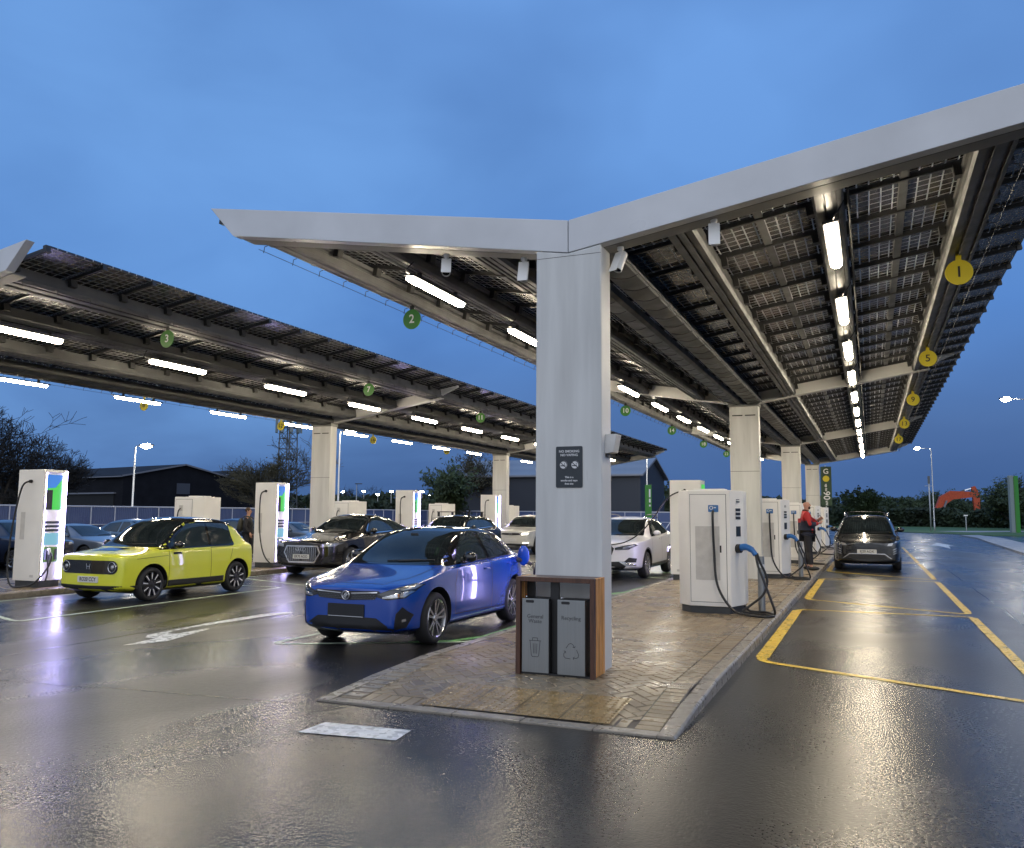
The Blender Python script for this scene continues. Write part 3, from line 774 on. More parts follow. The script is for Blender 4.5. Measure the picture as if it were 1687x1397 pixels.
# cameras under the fascia -------------------------------------------------
def cctv(x, z, aim, tilt, where):
    t = thing('security_camera', f'white security camera {where}', 'camera', (x, 8.44, z), group='security cameras under the fascia')
    MB().lathe([(.001, 0), (.035, 0), (.035, -.03), (.018, -.05), (.018, -.12), (.001, -.13)], 14).build('mount', M['charger_white'], t, smooth=False)
    Mx = Matrix.Translation((0, 0, -.15)) @ Matrix.Rotation(aim, 4, 'Z') @ Matrix.Rotation(tilt, 4, 'X')
    b = MB(); b.lathe([(.001, -.10), (.046, -.10), (.05, -.08), (.05, .12), (.043, .12), (.043, .10), (.001, .10)], 18, lambda r, h, c, s: tuple(Mx @ Vector((r*c, -h, r*s))))
    b.build('housing', M['charger_white'], t, smooth=False, bevel=.004)
    MB().lathe([(.001, .102), (.040, .102), (.040, .108), (.001, .108)], 16, lambda r, h, c, s: tuple(Mx @ Vector((r*c, -h, r*s)))).build('lens', M['lens'], t)
    MB().box(-.056, .056, -.165, .08, .052, .058, Mx).build('sun_shield', M['charger_white'], t)
cctv(-4.38, 4.60, R(25), R(55), 'under the left fascia, midway between its tip and the front column')
cctv(-3.42, 4.45, R(10), R(70), 'tucked against the left side of the front column top')
cctv(-2.33, 4.44, R(-30), R(65), 'just right of the front column top')
cctv(-1.36, 4.62, R(10), R(75), 'under the right fascia, farthest right of the cameras')
# cream box on the side of the front column
t = thing('junction_box', 'grey wedge shaped light box on the right side of the front column', 'box', (-2.472, 8.40, 2.36))
MB().prism([(0, -.10), (.09, -.085), (.125, .10), (0, .10)], lambda p, q, s: (p, s, q), -.09, .09).build('housing', M['grille_grey'], t, bevel=.006)
MB().box(0, .02, -.07, .07, -.13, -.10).build('gland', M['dark_steel'], t)

# no smoking sign ----------------------------------------------------------
t = thing('no_smoking_sign', 'dark no smoking no vaping sign on the front column', 'sign', (-2.815, 8.20, 2.125))
def rrect(w_, h_, r, n=5):
    out = []
    for cx0, cy0, a0 in ((w_/2-r, h_/2-r, 0), (-w_/2+r, h_/2-r, 90), (-w_/2+r, -h_/2+r, 180), (w_/2-r, -h_/2+r, 270)):
        for k in range(n+1):
            a = R(a0+90*k/n); out.append((cx0+r*math.cos(a), cy0+r*math.sin(a)))
    return out
MB().prism(rrect(.285, .42, .015), lambda p, q, s: (p, s, q), -.006, -.001).build('plate', M['sign_navy'], t)
F = lambda dx, dz: (lambda p, q, u: (p+dx, -.0075-u, q+dz))
lt = MB()
for txt, sz, dz in (('NO SMOKING', .034, .158), ('NO VAPING', .034, .120), ('This is a', .027, -.105), ('smoke and vape', .027, -.138), ('free site', .027, -.171)):
    a = text_mb(txt, sz, F(0, dz), space=1.02, bold=.0006); lt.add(a.v, a.f)
lt.build('lettering', M['letter_white'], t)
for sx in (-.062, .062):
    s_ = MB().lathe([(.0005, -.0075), (.045, -.0075), (.045, -.006), (.0005, -.006)], 28, lambda r, h, c, s: (sx+r*c, h, .02+r*s)).build('symbol', M['letter_white'], t)
    q = MB(); q.box(sx-.030, sx+.022, -.010, -.0085, .008, .017); q.box(sx+.012, sx+.018, -.010, -.0085, .022, .040)
    Tm = Matrix.Translation((sx, 0, .02)) @ Matrix.Rotation(R(42), 4, 'Y'); q.box(-.043, .043, -.0115, -.0105, -.0035, .0035, Tm)
    q.lathe([(.037, -.0105), (.0445, -.0105), (.0445, -.009), (.037, -.009)], 28, lambda r, h, c, s: (sx+r*c, h, .02+r*s), close=True)
    q.build('pictogram', M['sign_navy'], s_)

# litter bins in a cedar surround ------------------------------------------
BW, BD, BH = .80, .36, .93
t = thing('bin_surround', 'cedar slatted litter bin frame in front of the first column', 'bin frame', (-2.83, 7.80, .108))
tb = t
f = MB()
f.box(-BW/2, -BW/2+.045, 0, .05, 0, BH); f.box(BW/2-.045, BW/2, 0, .05, 0, BH); f.box(-BW/2+.046, BW/2-.046, 0, .05, BH-.045, BH)
f.build('front_frame', M['wood_dark'], t, bevel=.003)
for sx in (-1, 1):
    for k in range(3):
        a = .062+k*.100
        MB().box(sx*BW/2-(.03 if sx > 0 else 0), sx*BW/2+(.03 if sx < 0 else 0), a, a+.082, .01, BH-.002).build('slat', M['wood'], t, bevel=.004)
MB().box(-BW/2+.002, BW/2-.002, .052, BD-.01, BH-.022, BH-.004).build('top_board', M['wood_dark'], t, bevel=.003)
MB().box(-BW/2+.05, BW/2-.05, .03, BD-.03, .0, .02).build('floor_plate', M['black'], t)
b = MB(); b.box(-.075, .01, .10, .13, .02, BH-.03); b.box(-BW/2+.04, -BW/2+.12, .20, .23, .02, BH-.03); b.build('rear_panel', M['black'], t)
def bin_(x, words, label):
    t = thing('litter_bin', label, 'bin', (x, 7.815, .13))
    MB().box(-.14, .14, .012, .25, 0, .68).build('body', M['black'], t, bevel=.004)
    o = MB().box(-.138, .138, -.004, .010, .0, .70); d = o.build('door', M['brushed'], t, bevel=.003)
    MB().prism(rrect(.085, .026, .010), lambda p, q, s: (p-.055, s, q+.672), -.006, -.0045).build('finger_slot', M['ink'], d)
    lt = MB()
    for wd, z, sz in words:
        a = text_mb(wd, sz, lambda p, q, u: (p, -.0055-u, q+z), space=1.0); lt.add(a.v, a.f)
    lt.build('lettering', M['engrave'], d)
    fn = lambda p, q, s: (p, s, q)
    ic = MB(); th = .0055
    def ln(pts, closed=False):
        vs, fs = strip(pts, th, 0, '', None, closed); ic.add([(v[0], -.0058, v[1]) for v in vs], fs)
    if len(words) == 2:
        ln([(-.052, .30), (-.038, .165), (-.028, .15), (.028, .15), (.038, .165), (.052, .30)])
        ln([(-.062, .302), (.062, .302)]); ln([(-.028, .302), (-.024, .328), (.024, .328), (.028, .302)])
        for q in (-.016, 0, .016): ln([(q*1.2, .275), (q, .18)])
    else:
        for k in range(3):
            ar = R(120*k); c, s = math.cos(ar), math.sin(ar)
            rot = lambda p, q: (c*p-s*q, s*p+c*q+.215)
            ln([rot(-.050, .035), rot(-.022, .075), rot(.0, .083), rot(.020, .072)])
            ln([rot(.020, .072), rot(.034, .045), rot(.044, .058)])
            ln([rot(.034, .045), rot(.016, .05)])
    ic.build('pictogram', M['engrave'], d)
    MB().box(-.13, .13, .03, .22, .683, .70).build('lid', M['black'], t)
    MB().ellipsoid((-.10, .02, .715), .010, .010, .010, 10, 6).build('latch', M['chrome'], t, smooth=True)
bin_(-3.03, (('General', .53, .052), ('Waste', .485, .052)), 'steel bin marked General Waste in the cedar surround')
bin_(-2.665, (('Recycling', .53, .052),), 'steel bin marked Recycling in the cedar surround')

# ------------------------------------------------------------------ chargers
def hose(name, pts, parent, r=.016, m='cable'):
    return MB().tube(spline(pts, 7), r, 8).build(name, M[m], parent, smooth=True)

def box_charger(side=1, blue=True, full=True):
    """square white rapid charger; its user side faces +X (side=1) or -X"""
    t = thing('box_charger', 'x', 'charger')
    s = side
    fp = [(-.50, .22), (-.30, 0), (.35, 0), (.50, .46), (.50, .85), (-.50, .85)]
    MB().prism([(s*p, q) for p, q in fp], lambda p, q, z: (p, q, z), .11, 1.93).build('cabinet', M['charger_white'], t, bevel=.012)
    MB().prism([(s*p*.93, .03+q*.95) for p, q in fp], lambda p, q, z: (p, q, z), 0, .115).build('plinth', M['plinth'], t)
    MB().box(-.3, .2, .45, .80, 1.93, 1.965).build('roof_cap', M['charger_white'], t, bevel=.006)
    dx0, dx1 = sorted((s*-.27, s*.29))
    d = MB().box(dx0, dx1, -.010, -.0035, .18, 1.86).build('door', M['charger_white'], t, bevel=.003)
    MB().box(dx0-.007, dx1+.007, -.0032, -.0006, .173, 1.867).build('door_seam', M['sign_navy'], d)
    MB().box(*sorted((s*.19, s*.215)), -.016, -.0105, .95, 1.06).build('door_lock', M['dark_steel'], d)
    g = MB().box(s*.0-.19, s*.0+.19, -.014, -.0105, .52, 1.36).build('vent_grille', M['grille_grey'], t)
    v = MB()
    for k in range(11): v.box(s*0-.17+k*.033, s*0-.17+k*.033+.022, -.0175, -.0145, .535, 1.345)
    v.build('vent_slats', M['grille_grey'], g)
    k = MB().box(s*.10-.07, s*.10+.07, -.022, -.009, 1.44, 1.68)
    bd = k.build('cable_gland_plate', M['charger_white'], t, bevel=.004)
    if blue:
        b = MB().prism(rrect(.16, .11, .012), lambda p, q, u: (s*.10+p, u, 1.64+q), -.028, -.0225).build('badge', M['badge_blue'], bd)
        z = MB().lathe([(.020, -.031), (.030, -.031), (.030, -.0285), (.020, -.0285)], 18, lambda r, h, c, sn: (s*.10-.03+r*c, h, 1.65+r*sn), close=True)
        z.box(s*.10+.01, s*.10+.045, -.031, -.0285, 1.645, 1.662); z.build('badge_mark', M['letter_white'], b)
    # user face on the chamfer
    ang = math.atan2(.36, s*.22); fx = lambda u, h, o: (s*(.35+.15*u)+s*.95*o, .46*u-.31*o, h)
    u_ = MB()
    def quad(u0, u1, h0, h1, o): u_.add([fx(u0, h0, o), fx(u1, h0, o), fx(u1, h1, o), fx(u0, h1, o)], [(0, 1, 2, 3)])
    for z in (1.60, 1.535, 1.47): quad(.40, .75, z, z+.045, .006)
    quad(.42, .75, 1.20, 1.36, .006); quad(.45, .70, 1.74, 1.76, .006); quad(.45, .70, 1.78, 1.79, .006)
    u_.build('user_panel', M['sign_navy'], t)
    return t
def plug(t, side, z, far=False):
    s = side
    h = MB()
    pts = [(s*.46, .20, z), (s*.56, .16, z+.02), (s*.66, .12, z-.02), (s*.72, .10, z-.10)]
    h.tube(spline(pts, 5), [.055]*6+[.05]*5+[.04]*5, 10)
    p = h.build('plug_handle', M['handle_blue'], t, smooth=True)
    MB().tube([(s*.40, .22, z-.01), (s*.49, .19, z-.005)], .07, 12).build('holster', M['black'], t)
    return p
BCG = 'square white chargers along the right island'
def right_charger(y, label, loops):
    t = box_charger(1); t.location = (-2.40, y, .11); t['label'] = label; t['group'] = BCG
    plug(t, 1, 1.02)
    z0 = 1.60
    hose('cable', [(.10, -.03, 1.60), (.10, -.09, 1.52), (.11, -.07, 1.0), (.16, -.10, .45), (.38, -.14, .10), (.62, -.20, .03), (.85, -.30, .025), (1.0, -.15, .025), (.80, .0, .03), (.52, .05, .05), (.62, .08, .14), (.82, .12, .32), (.88, .13, .55), (.78, .11, .82), (.74, .11, .95)], t, .019)
    if loops:
        hose('cable', [(.72, .10, .93), (.76, .05, .75), (.86, -.02, .5), (.95, -.05, .25), (1.0, .0, .05), (.85, .3, .03), (.6, .35, .03), (.5, .3, .12)], t, .019)
    return t
right_charger(13.72, 'nearest white charger on the right island, coiled black cable and blue plug', True)
right_charger(21.9, 'second white charger from the camera on the right island, behind the first', True)
right_charger(29.0, 'third white charger on the right island, behind the man in the red jacket', False)
right_charger(36.2, 'fourth white charger on the right island, left of the dark car', False)
right_charger(43.4, 'farthest white charger on the right island, below the green power sign', False)

def tower(side=1):
    """tall tower charger with a lit screen, screen facing +X (side=1) or -X"""
    t = thing('tower_charger', 'x', 'charger'); s = side
    w_, d_, h_ = .74, .54, 2.36
    sh = MB()
    # shell: side cheeks with the screen face recessed between them
    sh.box(min(0, -s*w_), max(0, -s*w_), .0, .05, .13, h_)      # near cheek
    sh.box(min(0, -s*w_), max(0, -s*w_), d_-.05, d_, .13, h_)   # far cheek
    sh.box(min(-s*.045, -s*(w_-.002)), max(-s*.045, -s*(w_-.002)), .0501, d_-.0501, .13, h_-.002)
    sh.box(min(0, -s*.0449), max(0, -s*.0449), .0501, d_-.0501, h_-.06, h_-.001)
    sh.build('cabinet', M['charger_white'], t, bevel=.008)
    MB().box(min(-s*.05, -s*.69), max(-s*.05, -s*.69), .03, d_-.03, 0, .13).build('plinth', M['plinth'], t)
    for yy in ((.0501, .068), (d_-.068, d_-.0501)):
        MB().box(min(-s*.043, -s*.004), max(-s*.043, -s*.004), yy[0], yy[1], .16, h_-.07).build('led_strip', M['led'], t)
    MB().box(min(-s*.003, s*.0006), max(-s*.003, s*.0006), d_-.047, d_-.004, .16, h_-.02).build('led_strip', M['led'], t)
    fx = -s*.0440
    fp = lambda y0, y1, z0, z1, name, m, o=.002: MB().add([(fx+s*o, y0, z0), (fx+s*o, y1, z0), (fx+s*o, y1, z1), (fx+s*o, y0, z1)], [(0, 1, 2, 3)]).build(name, m, t)
    fp(.075, d_-.075, 1.55, 2.26, 'graphic_panel', M['scr_green'])
    MB().add([(fx+s*.005, .075, 1.98), (fx+s*.005, .30, 2.0), (fx+s*.005, d_-.075, 2.20), (fx+s*.005, d_-.075, 2.26), (fx+s*.005, .075, 2.26)], [(0, 1, 2, 3, 4)]).build('graphic_band', M['scr_blue'], t)
    fp(.08, .24, 1.55, 1.95, 'screen', M['ink'], .008)
    for z in (1.27, 1.19, 1.11): fp(.10, d_-.10, z, z+.05, 'slot', M['sign_navy'])
    fp(.09, d_-.09, .84, 1.08, 'poster', M['scr_pale'])
    fp(.10, d_-.10, .50, .80, 'holster_panel', mat_cache('holster_green', (.10, .24, .04)))
    MB().box(min(fx, fx+s*.07), max(fx, fx+s*.07), .12, .22, .55, .76).build('plug_holster', M['sign_navy'], t, bevel=.01)
    MB().tube(spline([(fx+s*.05, .17, .74), (fx+s*.12, .15, .76), (fx+s*.15, .13, .66)], 4), .028, 8).build('plug_handle', M['charger_white'], t, smooth=True)
    fp(.36, .42, .54, .76, 'plug_slot', M['ink'], .006)
    MB().box(-s*.54-.06, -s*.54+.06, -.006, -.0005, .95, 1.50).build('vent_grille', M['grille_grey'], t)
    MB().box(-s*.20-.05, -s*.20+.05, -.004, -.0005, .20, .25).build('rating_label', M['grille_grey'], t)
    MB().lathe([(.001, 0), (.035, 0), (.03, .05), (.001, .05)], 12, lambda r, h, c, sn: (-s*.36+r*c, -h, 2.12+r*sn)).build('cable_gland', M['black'], t)
    return t
_mc = {}
def mat_cache(n, c):
    if n not in _mc: _mc[n] = mat(n, c, .45)
    return _mc[n]
TG = 'tall tower chargers on the far island'
def left_tower(y, label, cab):
    t = tower(1); place(t, (-15.32, y, .11), 0, label, TG)
    hose('cable', cab[0], t, .018)
    hose('cable', cab[1], t, .016)
c_loop = [(-.36, -.05, 2.12), (-.46, -.12, 2.02), (-.58, -.14, 1.55), (-.66, -.16, .95), (-.66, -.18, .35), (-.50, -.22, .06), (-.22, -.24, .03), (.06, -.15, .10), (.20, .02, .38), (.18, .12, .60), (.10, .15, .70)]
c_car = [(-.36, -.05, 2.12), (-.45, -.12, 2.0), (-.45, -.14, 1.4), (-.38, -.16, .8), (-.20, -.2, .35), (.1, -.25, .12), (.5, -.3, .08), (.9, -.1, .2)]
c_sh = [(.08, .13, .64), (.12, .12, .45), (.06, .15, .2), (-.02, .2, .12)]
left_tower(12.15, 'tall lit charger tower left of the yellow hatchback, with a looped black cable', (c_loop, [(.08, .13, .64), (.12, .10, .5), (.10, .12, .3), (.0, .16, .12)]))
left_tower(19.45, 'tall lit charger tower between the yellow hatchback and the dark coupe', (c_car, c_sh))
left_tower(27.2, 'tall lit charger tower behind the dark coupe, right of the wide pale column', (c_car, c_sh))
left_tower(34.6, 'smallest lit charger tower, in front of the second pale column on the left', (c_car, c_sh))
BG2 = 'square white chargers on the outer side of the far island'
for y, lab in ((10.1, 'white square charger cut by the left edge of the photo'), (18.0, 'white square charger behind the yellow hatchback roof'), (25.5, 'white square charger behind the dark coupe roof'), (32.6, 'white square charger behind the dark car with roof bars'), (40.0, 'white square charger behind the white crossover on the left')):
    t = box_charger(-1, blue=False); place(t, (-17.25, y, .11), 0, lab, BG2)
    MB().box(-.16, -.04, -.03, -.012, 1.55, 1.70).build('holster', M['grille_grey'], t)
    hose('cable', [(-.10, -.03, 1.62), (-.12, -.10, 1.5), (-.16, -.10, 1.0), (-.25, -.10, .5), (-.6, -.15, .08), (-.9, .2, .03)], t, .017)
# towers on the left side of the near island (screens face the bay on their left)
t = tower(-1); place(t, (-4.46, 11.7, .11), 0, 'lit charger tower hidden behind the front column, feeding the blue car', TG)
hose('cable', [(.36, -.05, 2.12), (.3, -.12, 1.8), (.1, -.16, 1.2), (-.05, -.1, .70), (-.2, .3, .56), (-.34, .62, .64), (-.44, .82, .76)], t, .016)
t = tower(-1); MB().box(-.006+.752, .756, .08, .46, 1.55, 2.26).build('graphic_panel', M['scr_green'], t); place(t, (-4.44, 20.35, .11), 0, 'tall white charger tower behind the nearest white charger on the right island', TG)
hose('cable', [(.35, -.05, 2.12), (.0, -.15, 1.95), (-.35, -.1, 1.5), (-.75, .1, 1.1), (-1.2, .4, .86), (-1.7, .75, .76)], t, .016)

def post(x, y, h, label, z=.11):
    t = thing('bollard', label, 'bollard', (x, y, z), group='steel bollards')
    MB().lathe([(.001, 0), (.055, 0), (.055, h-.01), (.05, h), (.001, h)], 18).build('post', M['brushed'], t)
    MB().lathe([(.0555, h*.80), (.057, h*.80), (.057, h*.86), (.0555, h*.86)], 18).build('band', M['letter_white'], t)
post(-17.45, 16.35, .82, 'steel bollard left of the yellow hatchback bonnet')
post(-15.35, 17.95, .80, 'steel bollard beside the dark coupe bonnet')
post(-15.5, 26.0, .95, 'steel bollard behind the blue hatchback roof')
post(-1.66, 14.30, .88, 'steel bollard behind the hanging cable of the nearest white charger')
post(-1.66, 22.6, .88, 'steel bollard between the second white charger and the man in red')
# ------------------------------------------------------------------ cars
# local axes: x across, y from the nose (0) to the tail (L), z up; the nose looks to -y
def lerp(a, b, t): return a+(b-a)*t

def car_stations(p):
    L, hw, H = p['L'], p['W']/2, p['H']; gc = p['gc']
    zh0, zh1, yc = p['hood0'], p['hood1'], p['cowl']           # bonnet front and rear height, cowl y
    yr0, yr1, yg, zb = p['roof0'], p['roof1'], p['glass_end'], p['tail']  # windscreen top, roof end, rear glass base y, tail height
    b0, b1 = p['belt0'], p['belt1']                            # belt at cowl and at the rear
    rw = p.get('rw', .72)*hw; bl = p.get('blunt', .74); tb = p.get('tail_blunt', .80)
    rr = p.get('rear_roof', H-.06)
    S = []
    def st(y, wf, zbot, zsill, zmid, zbelt, wb, w5, z5, w6, z6, zc, bul=1.0):
        S.append((y, [(0, zbot), (.80*hw*wf, zbot), (hw*wf*.965, zsill), (hw*wf*bul, zmid), (hw*wb, zbelt), (hw*w5, z5), (w6, z6), (w6*.52, lerp(z6, zc, .72)), (0, zc)]))
    n = p.get('nose', .0)
    # nose
    st(0+n*.0, bl, gc+.09, gc+.16, .5*zh0+.12, zh0-.10, bl*.97, bl*.90, zh0-.055, .52*hw*bl/.74, zh0-.03, zh0-.015)
    st(.07, bl+.12, gc+.03, gc+.11, .5*zh0+.12, zh0-.05, bl+.10, bl+.02, zh0-.012, .56*hw, zh0+.005, zh0+.02)
    st(.28, .95, gc, gc+.09, .55, lerp(zh0, b0, .22), .935, .86, lerp(zh0, zh1, .25)-.01, .60*hw, lerp(zh0, zh1, .25)+.02, lerp(zh0, zh1, .28)+.035)
    ya = p['axle0']
    st(ya, .99, gc-.01, gc+.08, .58, lerp(b0, zh0, .35)-.0, .965, .885, lerp(zh0, zh1, .6)-.005, .66*hw, lerp(zh0, zh1, .62)+.02, lerp(zh0, zh1, .64)+.04)
    st(yc, 1.0, gc-.01, gc+.08, .60, b0, .965, .91, zh1+.0, .80*hw, zh1+.02, zh1+.06)
    f = lambda y: lerp(b0, b1, (y-yc)/(L-yc))
    # greenhouse
    st(lerp(yc, yr0, .5), 1.0, gc-.01, gc+.08, .60, f(lerp(yc, yr0, .5)), .965, .915, f(lerp(yc, yr0, .5))+.035, lerp(.80*hw, rw, .55), lerp(zh1+.02, H-.07, .53), lerp(zh1+.06, H-.015, .54))
    st(yr0, 1.0, gc-.01, gc+.08, .60, f(yr0), .965, .92, f(yr0)+.035, rw, H-.075, H-.02)
    ym = lerp(yr0, yr1, .45)
    st(ym, 1.0, gc-.01, gc+.08, .60, f(ym), .965, .92, f(ym)+.035, rw*1.0, H-.055, H)
    st(yr1, 1.0, gc-.01, gc+.08, .62, f(yr1), .965, .91, f(yr1)+.035, rw*.96, rr-.06, rr)
    yh = lerp(yr1, yg, .55)
    st(yh, .995, gc, gc+.09, .64, f(yh), .955, .89, f(yh)+.03, rw*.98, lerp(rr-.06, zb+.0, .55), lerp(rr, zb+.04, .55))
    st(yg, .98, gc+.02, gc+.11, .66, min(f(yg), zb-.02), .93, .85, zb-.005, rw*.98, zb+.01, zb+.035)
    st(L-.06, tb+.10, gc+.06, gc+.15, .62, zb-.08, tb+.06, tb-.02, zb-.04, .58*hw, zb-.03, zb-.02)
    st(L, tb, gc+.12, gc+.20, .60, zb-.14, tb-.04, tb-.10, zb-.10, .50*hw, zb-.09, zb-.085)
    return S

def car_body(p, m):
    S = car_stations(p); nr = len(S[0][1]); ns = len(S)
    bm = bmesh.new(); ring = []
    for y, pts in S:
        full = [(x, z) for x, z in pts]+[(-x, z) for x, z in pts[-2:0:-1]]
        ring.append([bm.verts.new((x, y, z)) for x, z in full])
    N = len(ring[0])
    for i in range(ns-1):
        for k in range(N): bm.faces.new((ring[i][k], ring[i][(k+1) % N], ring[i+1][(k+1) % N], ring[i+1][k]))
    for rg, rev in ((ring[0], True), (ring[-1], False)):
        for k in range(nr-1):
            a, b_ = rg[k], rg[k+1]; c, d = rg[(N-k-1) % N], rg[(N-k) % N]
            vs = []
            for v in (a, b_, c, d):
                if v not in vs: vs.append(v)
            if len(vs) >= 3: bm.faces.new(vs[::-1] if rev else vs)
    bmesh.ops.recalc_face_normals(bm, faces=bm.faces)
    cl = bm.edges.layers.float.new('crease_edge')
    for i in range(ns-1):
        for k, c in ((2, .5), (4, p.get('crease', .35)), (5, .25), (6, .3)):
            for kk in (k, N-k):
                e = bm.edges.get((ring[i][kk % N], ring[i+1][kk % N]))
                if e: e[cl] = c
    me = bpy.data.meshes.new('body'); bm.to_mesh(me); bm.free(); me.materials.append(m); me.materials.append(M['black'])
    o = bpy.data.objects.new('body', me); C.objects.link(o)
    sd = o.modifiers.new('s', 'SUBSURF'); sd.levels = 3; sd.render_levels = 3
    me2 = evaluated(o); o.modifiers.clear(); o.data = me2; bpy.data.meshes.remove(me)
    # wheel openings
    R0 = p['R']+.055; cut = MB()
    for ya in (p['axle0'], p['axle1']):
        for s in (-1, 1):
            hw = p['W']/2
            prof = [(.0005, s*(hw-.30)), (R0, s*(hw-.30)), (R0, s*(hw+.2)), (.0005, s*(hw+.2))]
            cut.lathe(prof, 40, lambda r, h, c, sn: (h, ya+r*c, p['R']+.012+r*sn))
    cm = cut.mesh('cutter', M['black'])
    b2 = bmesh.new(); b2.from_mesh(cm); bmesh.ops.remove_doubles(b2, verts=b2.verts, dist=.002); bmesh.ops.recalc_face_normals(b2, faces=b2.faces); b2.to_mesh(cm); b2.free()
    c_o = bpy.data.objects.new('cutter', cm); C.objects.link(c_o)
    bo = o.modifiers.new('b', 'BOOLEAN'); bo.operation = 'DIFFERENCE'; bo.object = c_o; bo.solver = 'EXACT'
    try: bo.material_mode = 'TRANSFER'
    except Exception: pass
    bmt = bmesh.new(); bmt.from_mesh(o.data); solid = BVHTree.FromBMesh(bmt); bmt.free()
    me3 = evaluated(o); o.modifiers.clear(); old = o.data; o.data = me3; bpy.data.meshes.remove(old)
    bpy.data.objects.remove(c_o); bpy.data.meshes.remove(cm)
    me3.polygons.foreach_set('use_smooth', [True]*len(me3.polygons))
    try: me3.set_sharp_from_angle(angle=R(38))
    except Exception: pass
    bmt = bmesh.new(); bmt.from_mesh(me3); cutb = BVHTree.FromBMesh(bmt); bmt.free()
    return o, solid, cutb

def decal(bvh, poly, mode, name, m, parent, off=.004, grid=.05, side=1, mirror=False, thick=0):
    """a piece of trim laid on the body: polygon seen from the side / front / top, pressed onto the surface"""
    if mirror: poly = [(-a, b) for a, b in poly][::-1]
    bm = bmesh.new()
    f = bm.faces.new([bm.verts.new((a, b, 0)) for a, b in poly])
    bmesh.ops.triangulate(bm, faces=[f], ngon_method='EAR_CLIP')
    xs = [a for a, b in poly]; ys = [b for a, b in poly]
    for k in range(int(min(xs)/grid)-1, int(max(xs)/grid)+2):
        bmesh.ops.bisect_plane(bm, geom=bm.verts[:]+bm.edges[:]+bm.faces[:], plane_co=(k*grid, 0, 0), plane_no=(1, 0, 0), dist=1e-5)
    for k in range(int(min(ys)/grid)-1, int(max(ys)/grid)+2):
        bmesh.ops.bisect_plane(bm, geom=bm.verts[:]+bm.edges[:]+bm.faces[:], plane_co=(0, k*grid, 0), plane_no=(0, 1, 0), dist=1e-5)
    bad = []
    for v in bm.verts:
        a, b = v.co.x, v.co.y
        if mode == 'side': o, d = Vector((side*3, a, b)), Vector((-side, 0, 0))
        elif mode == 'front': o, d = Vector((a, -3, b)), Vector((0, 1, 0))
        else: o, d = Vector((a, b, 4)), Vector((0, 0, -1))
        h, nrm, i, ds = bvh.ray_cast(o, d)
        if h is None: bad.append(v); continue
        if nrm.dot(d) > 0: nrm = -nrm
        v.co = h+nrm*off
        if thick: v.co -= d*thick
    if bad: bmesh.ops.delete(bm, geom=bad, context='VERTS')
    if thick:
        pass
    bmesh.ops.recalc_face_normals(bm, faces=bm.faces)
    me = bpy.data.meshes.new(name); bm.to_mesh(me); bm.free(); me.materials.append(m)
    me.polygons.foreach_set('use_smooth', [True]*len(me.polygons))
    if not me.polygons: bpy.data.meshes.remove(me); return None
    return link(name, me, parent)

def line_decal(bvh, path, w, mode, name, m, parent, **k):
    vs, fs = strip(path, w, 0, '', None)
    n = len(vs)//2
    poly = [(v[0], v[1]) for v in vs[:n]]+[(v[0], v[1]) for v in vs[n:]][::-1]
    return decal(bvh, poly, mode, name, m, parent, **k)

def arc(cx0, cy0, r, a0, a1, n=14):
    return [(cx0+r*math.cos(R(lerp(a0, a1, i/n))), cy0+r*math.sin(R(lerp(a0, a1, i/n)))) for i in range(n+1)]

def wheel(parent, p, x, y, s, style):
    R0 = p['R']; w_ = .105; rr = R0*p.get('rimf', .70)
    fn = lambda r, h, c, sn: (h*s, r*c, r*sn)
    t = MB().lathe([(rr*.9, -w_), (rr, -w_), (R0-.03, -w_), (R0-.006, -w_+.03), (R0, -.02), (R0, .02), (R0-.006, w_-.03), (R0-.03, w_-.004), (rr+.012, w_), (rr, w_-.012), (rr*.9, w_-.05), (rr*.3, w_-.07), (.002, w_-.07)], 36, fn)
    tw = t.build('wheel', M['rubber'], parent, smooth=True, loc=(x-s*.0, y, R0))
    rim = MB(); rim.lathe([(rr*.90, w_-.045), (rr*.93, w_-.012), (rr*.985, w_+.002), (rr, w_-.004), (rr*.985, w_-.03)], 36, fn)
    n, a_w, b_w, gap = style['n'], style['a'], style['b'], style.get('twin', 0)
    sp = MB()
    def spoke(ang, w0, w1, r0, r1, off=0):
        c, sn = math.cos(ang), math.sin(ang)
        pts = [(r0, off-w0/2), (r1, off-w1/2), (r1, off+w1/2), (r0, off+w0/2)]
        vs = []
        for hh in (w_-.05, w_-.006):
            for i_, (r, q) in enumerate(pts):
                sl = (.018 if i_ in (0, 3) else 0)
                vs.append(((hh-(sl if hh > w_-.04 else 0))*s, r*c-q*sn, r*sn+q*c))
        sp.add(vs, [(0, 1, 2, 3), (4, 5, 6, 7), (0, 1, 5, 4), (1, 2, 6, 5), (2, 3, 7, 6), (3, 0, 4, 7)])
    for k in range(n):
        a = 2*math.pi*k/n+.2
        if gap: spoke(a-gap, a_w, b_w, style.get('r0', .05), rr*.95); spoke(a+gap, a_w, b_w, style.get('r0', .05), rr*.95)
        else: spoke(a, a_w, b_w, style.get('r0', .05), rr*style.get('r1', .95))
    rim.add(sp.v, sp.f)
    rim.lathe([(.001, w_-.012), (.045, w_-.014), (.055, w_-.03), (.055, w_-.06)], 16, fn)
    ro = rim.build('rim', style['mat'], tw, smooth=False)
    if style.get('edge'):
        e = MB()
        sp2 = sp.v; sp.v = []; sp.f = []
        for k in range(n):
            a = 2*math.pi*k/n+.2
            c, sn = math.cos(a), math.sin(a)
            pts = [(rr*.42, -.007), (rr*.92, -.011), (rr*.92, .011), (rr*.42, .007)]
            e.add([((w_-.003)*s, r*c-q*sn, r*sn+q*c) for r, q in pts], [(0, 1, 2, 3)])
        e.build('rim_accent', M['letter_white'], tw)
    return tw

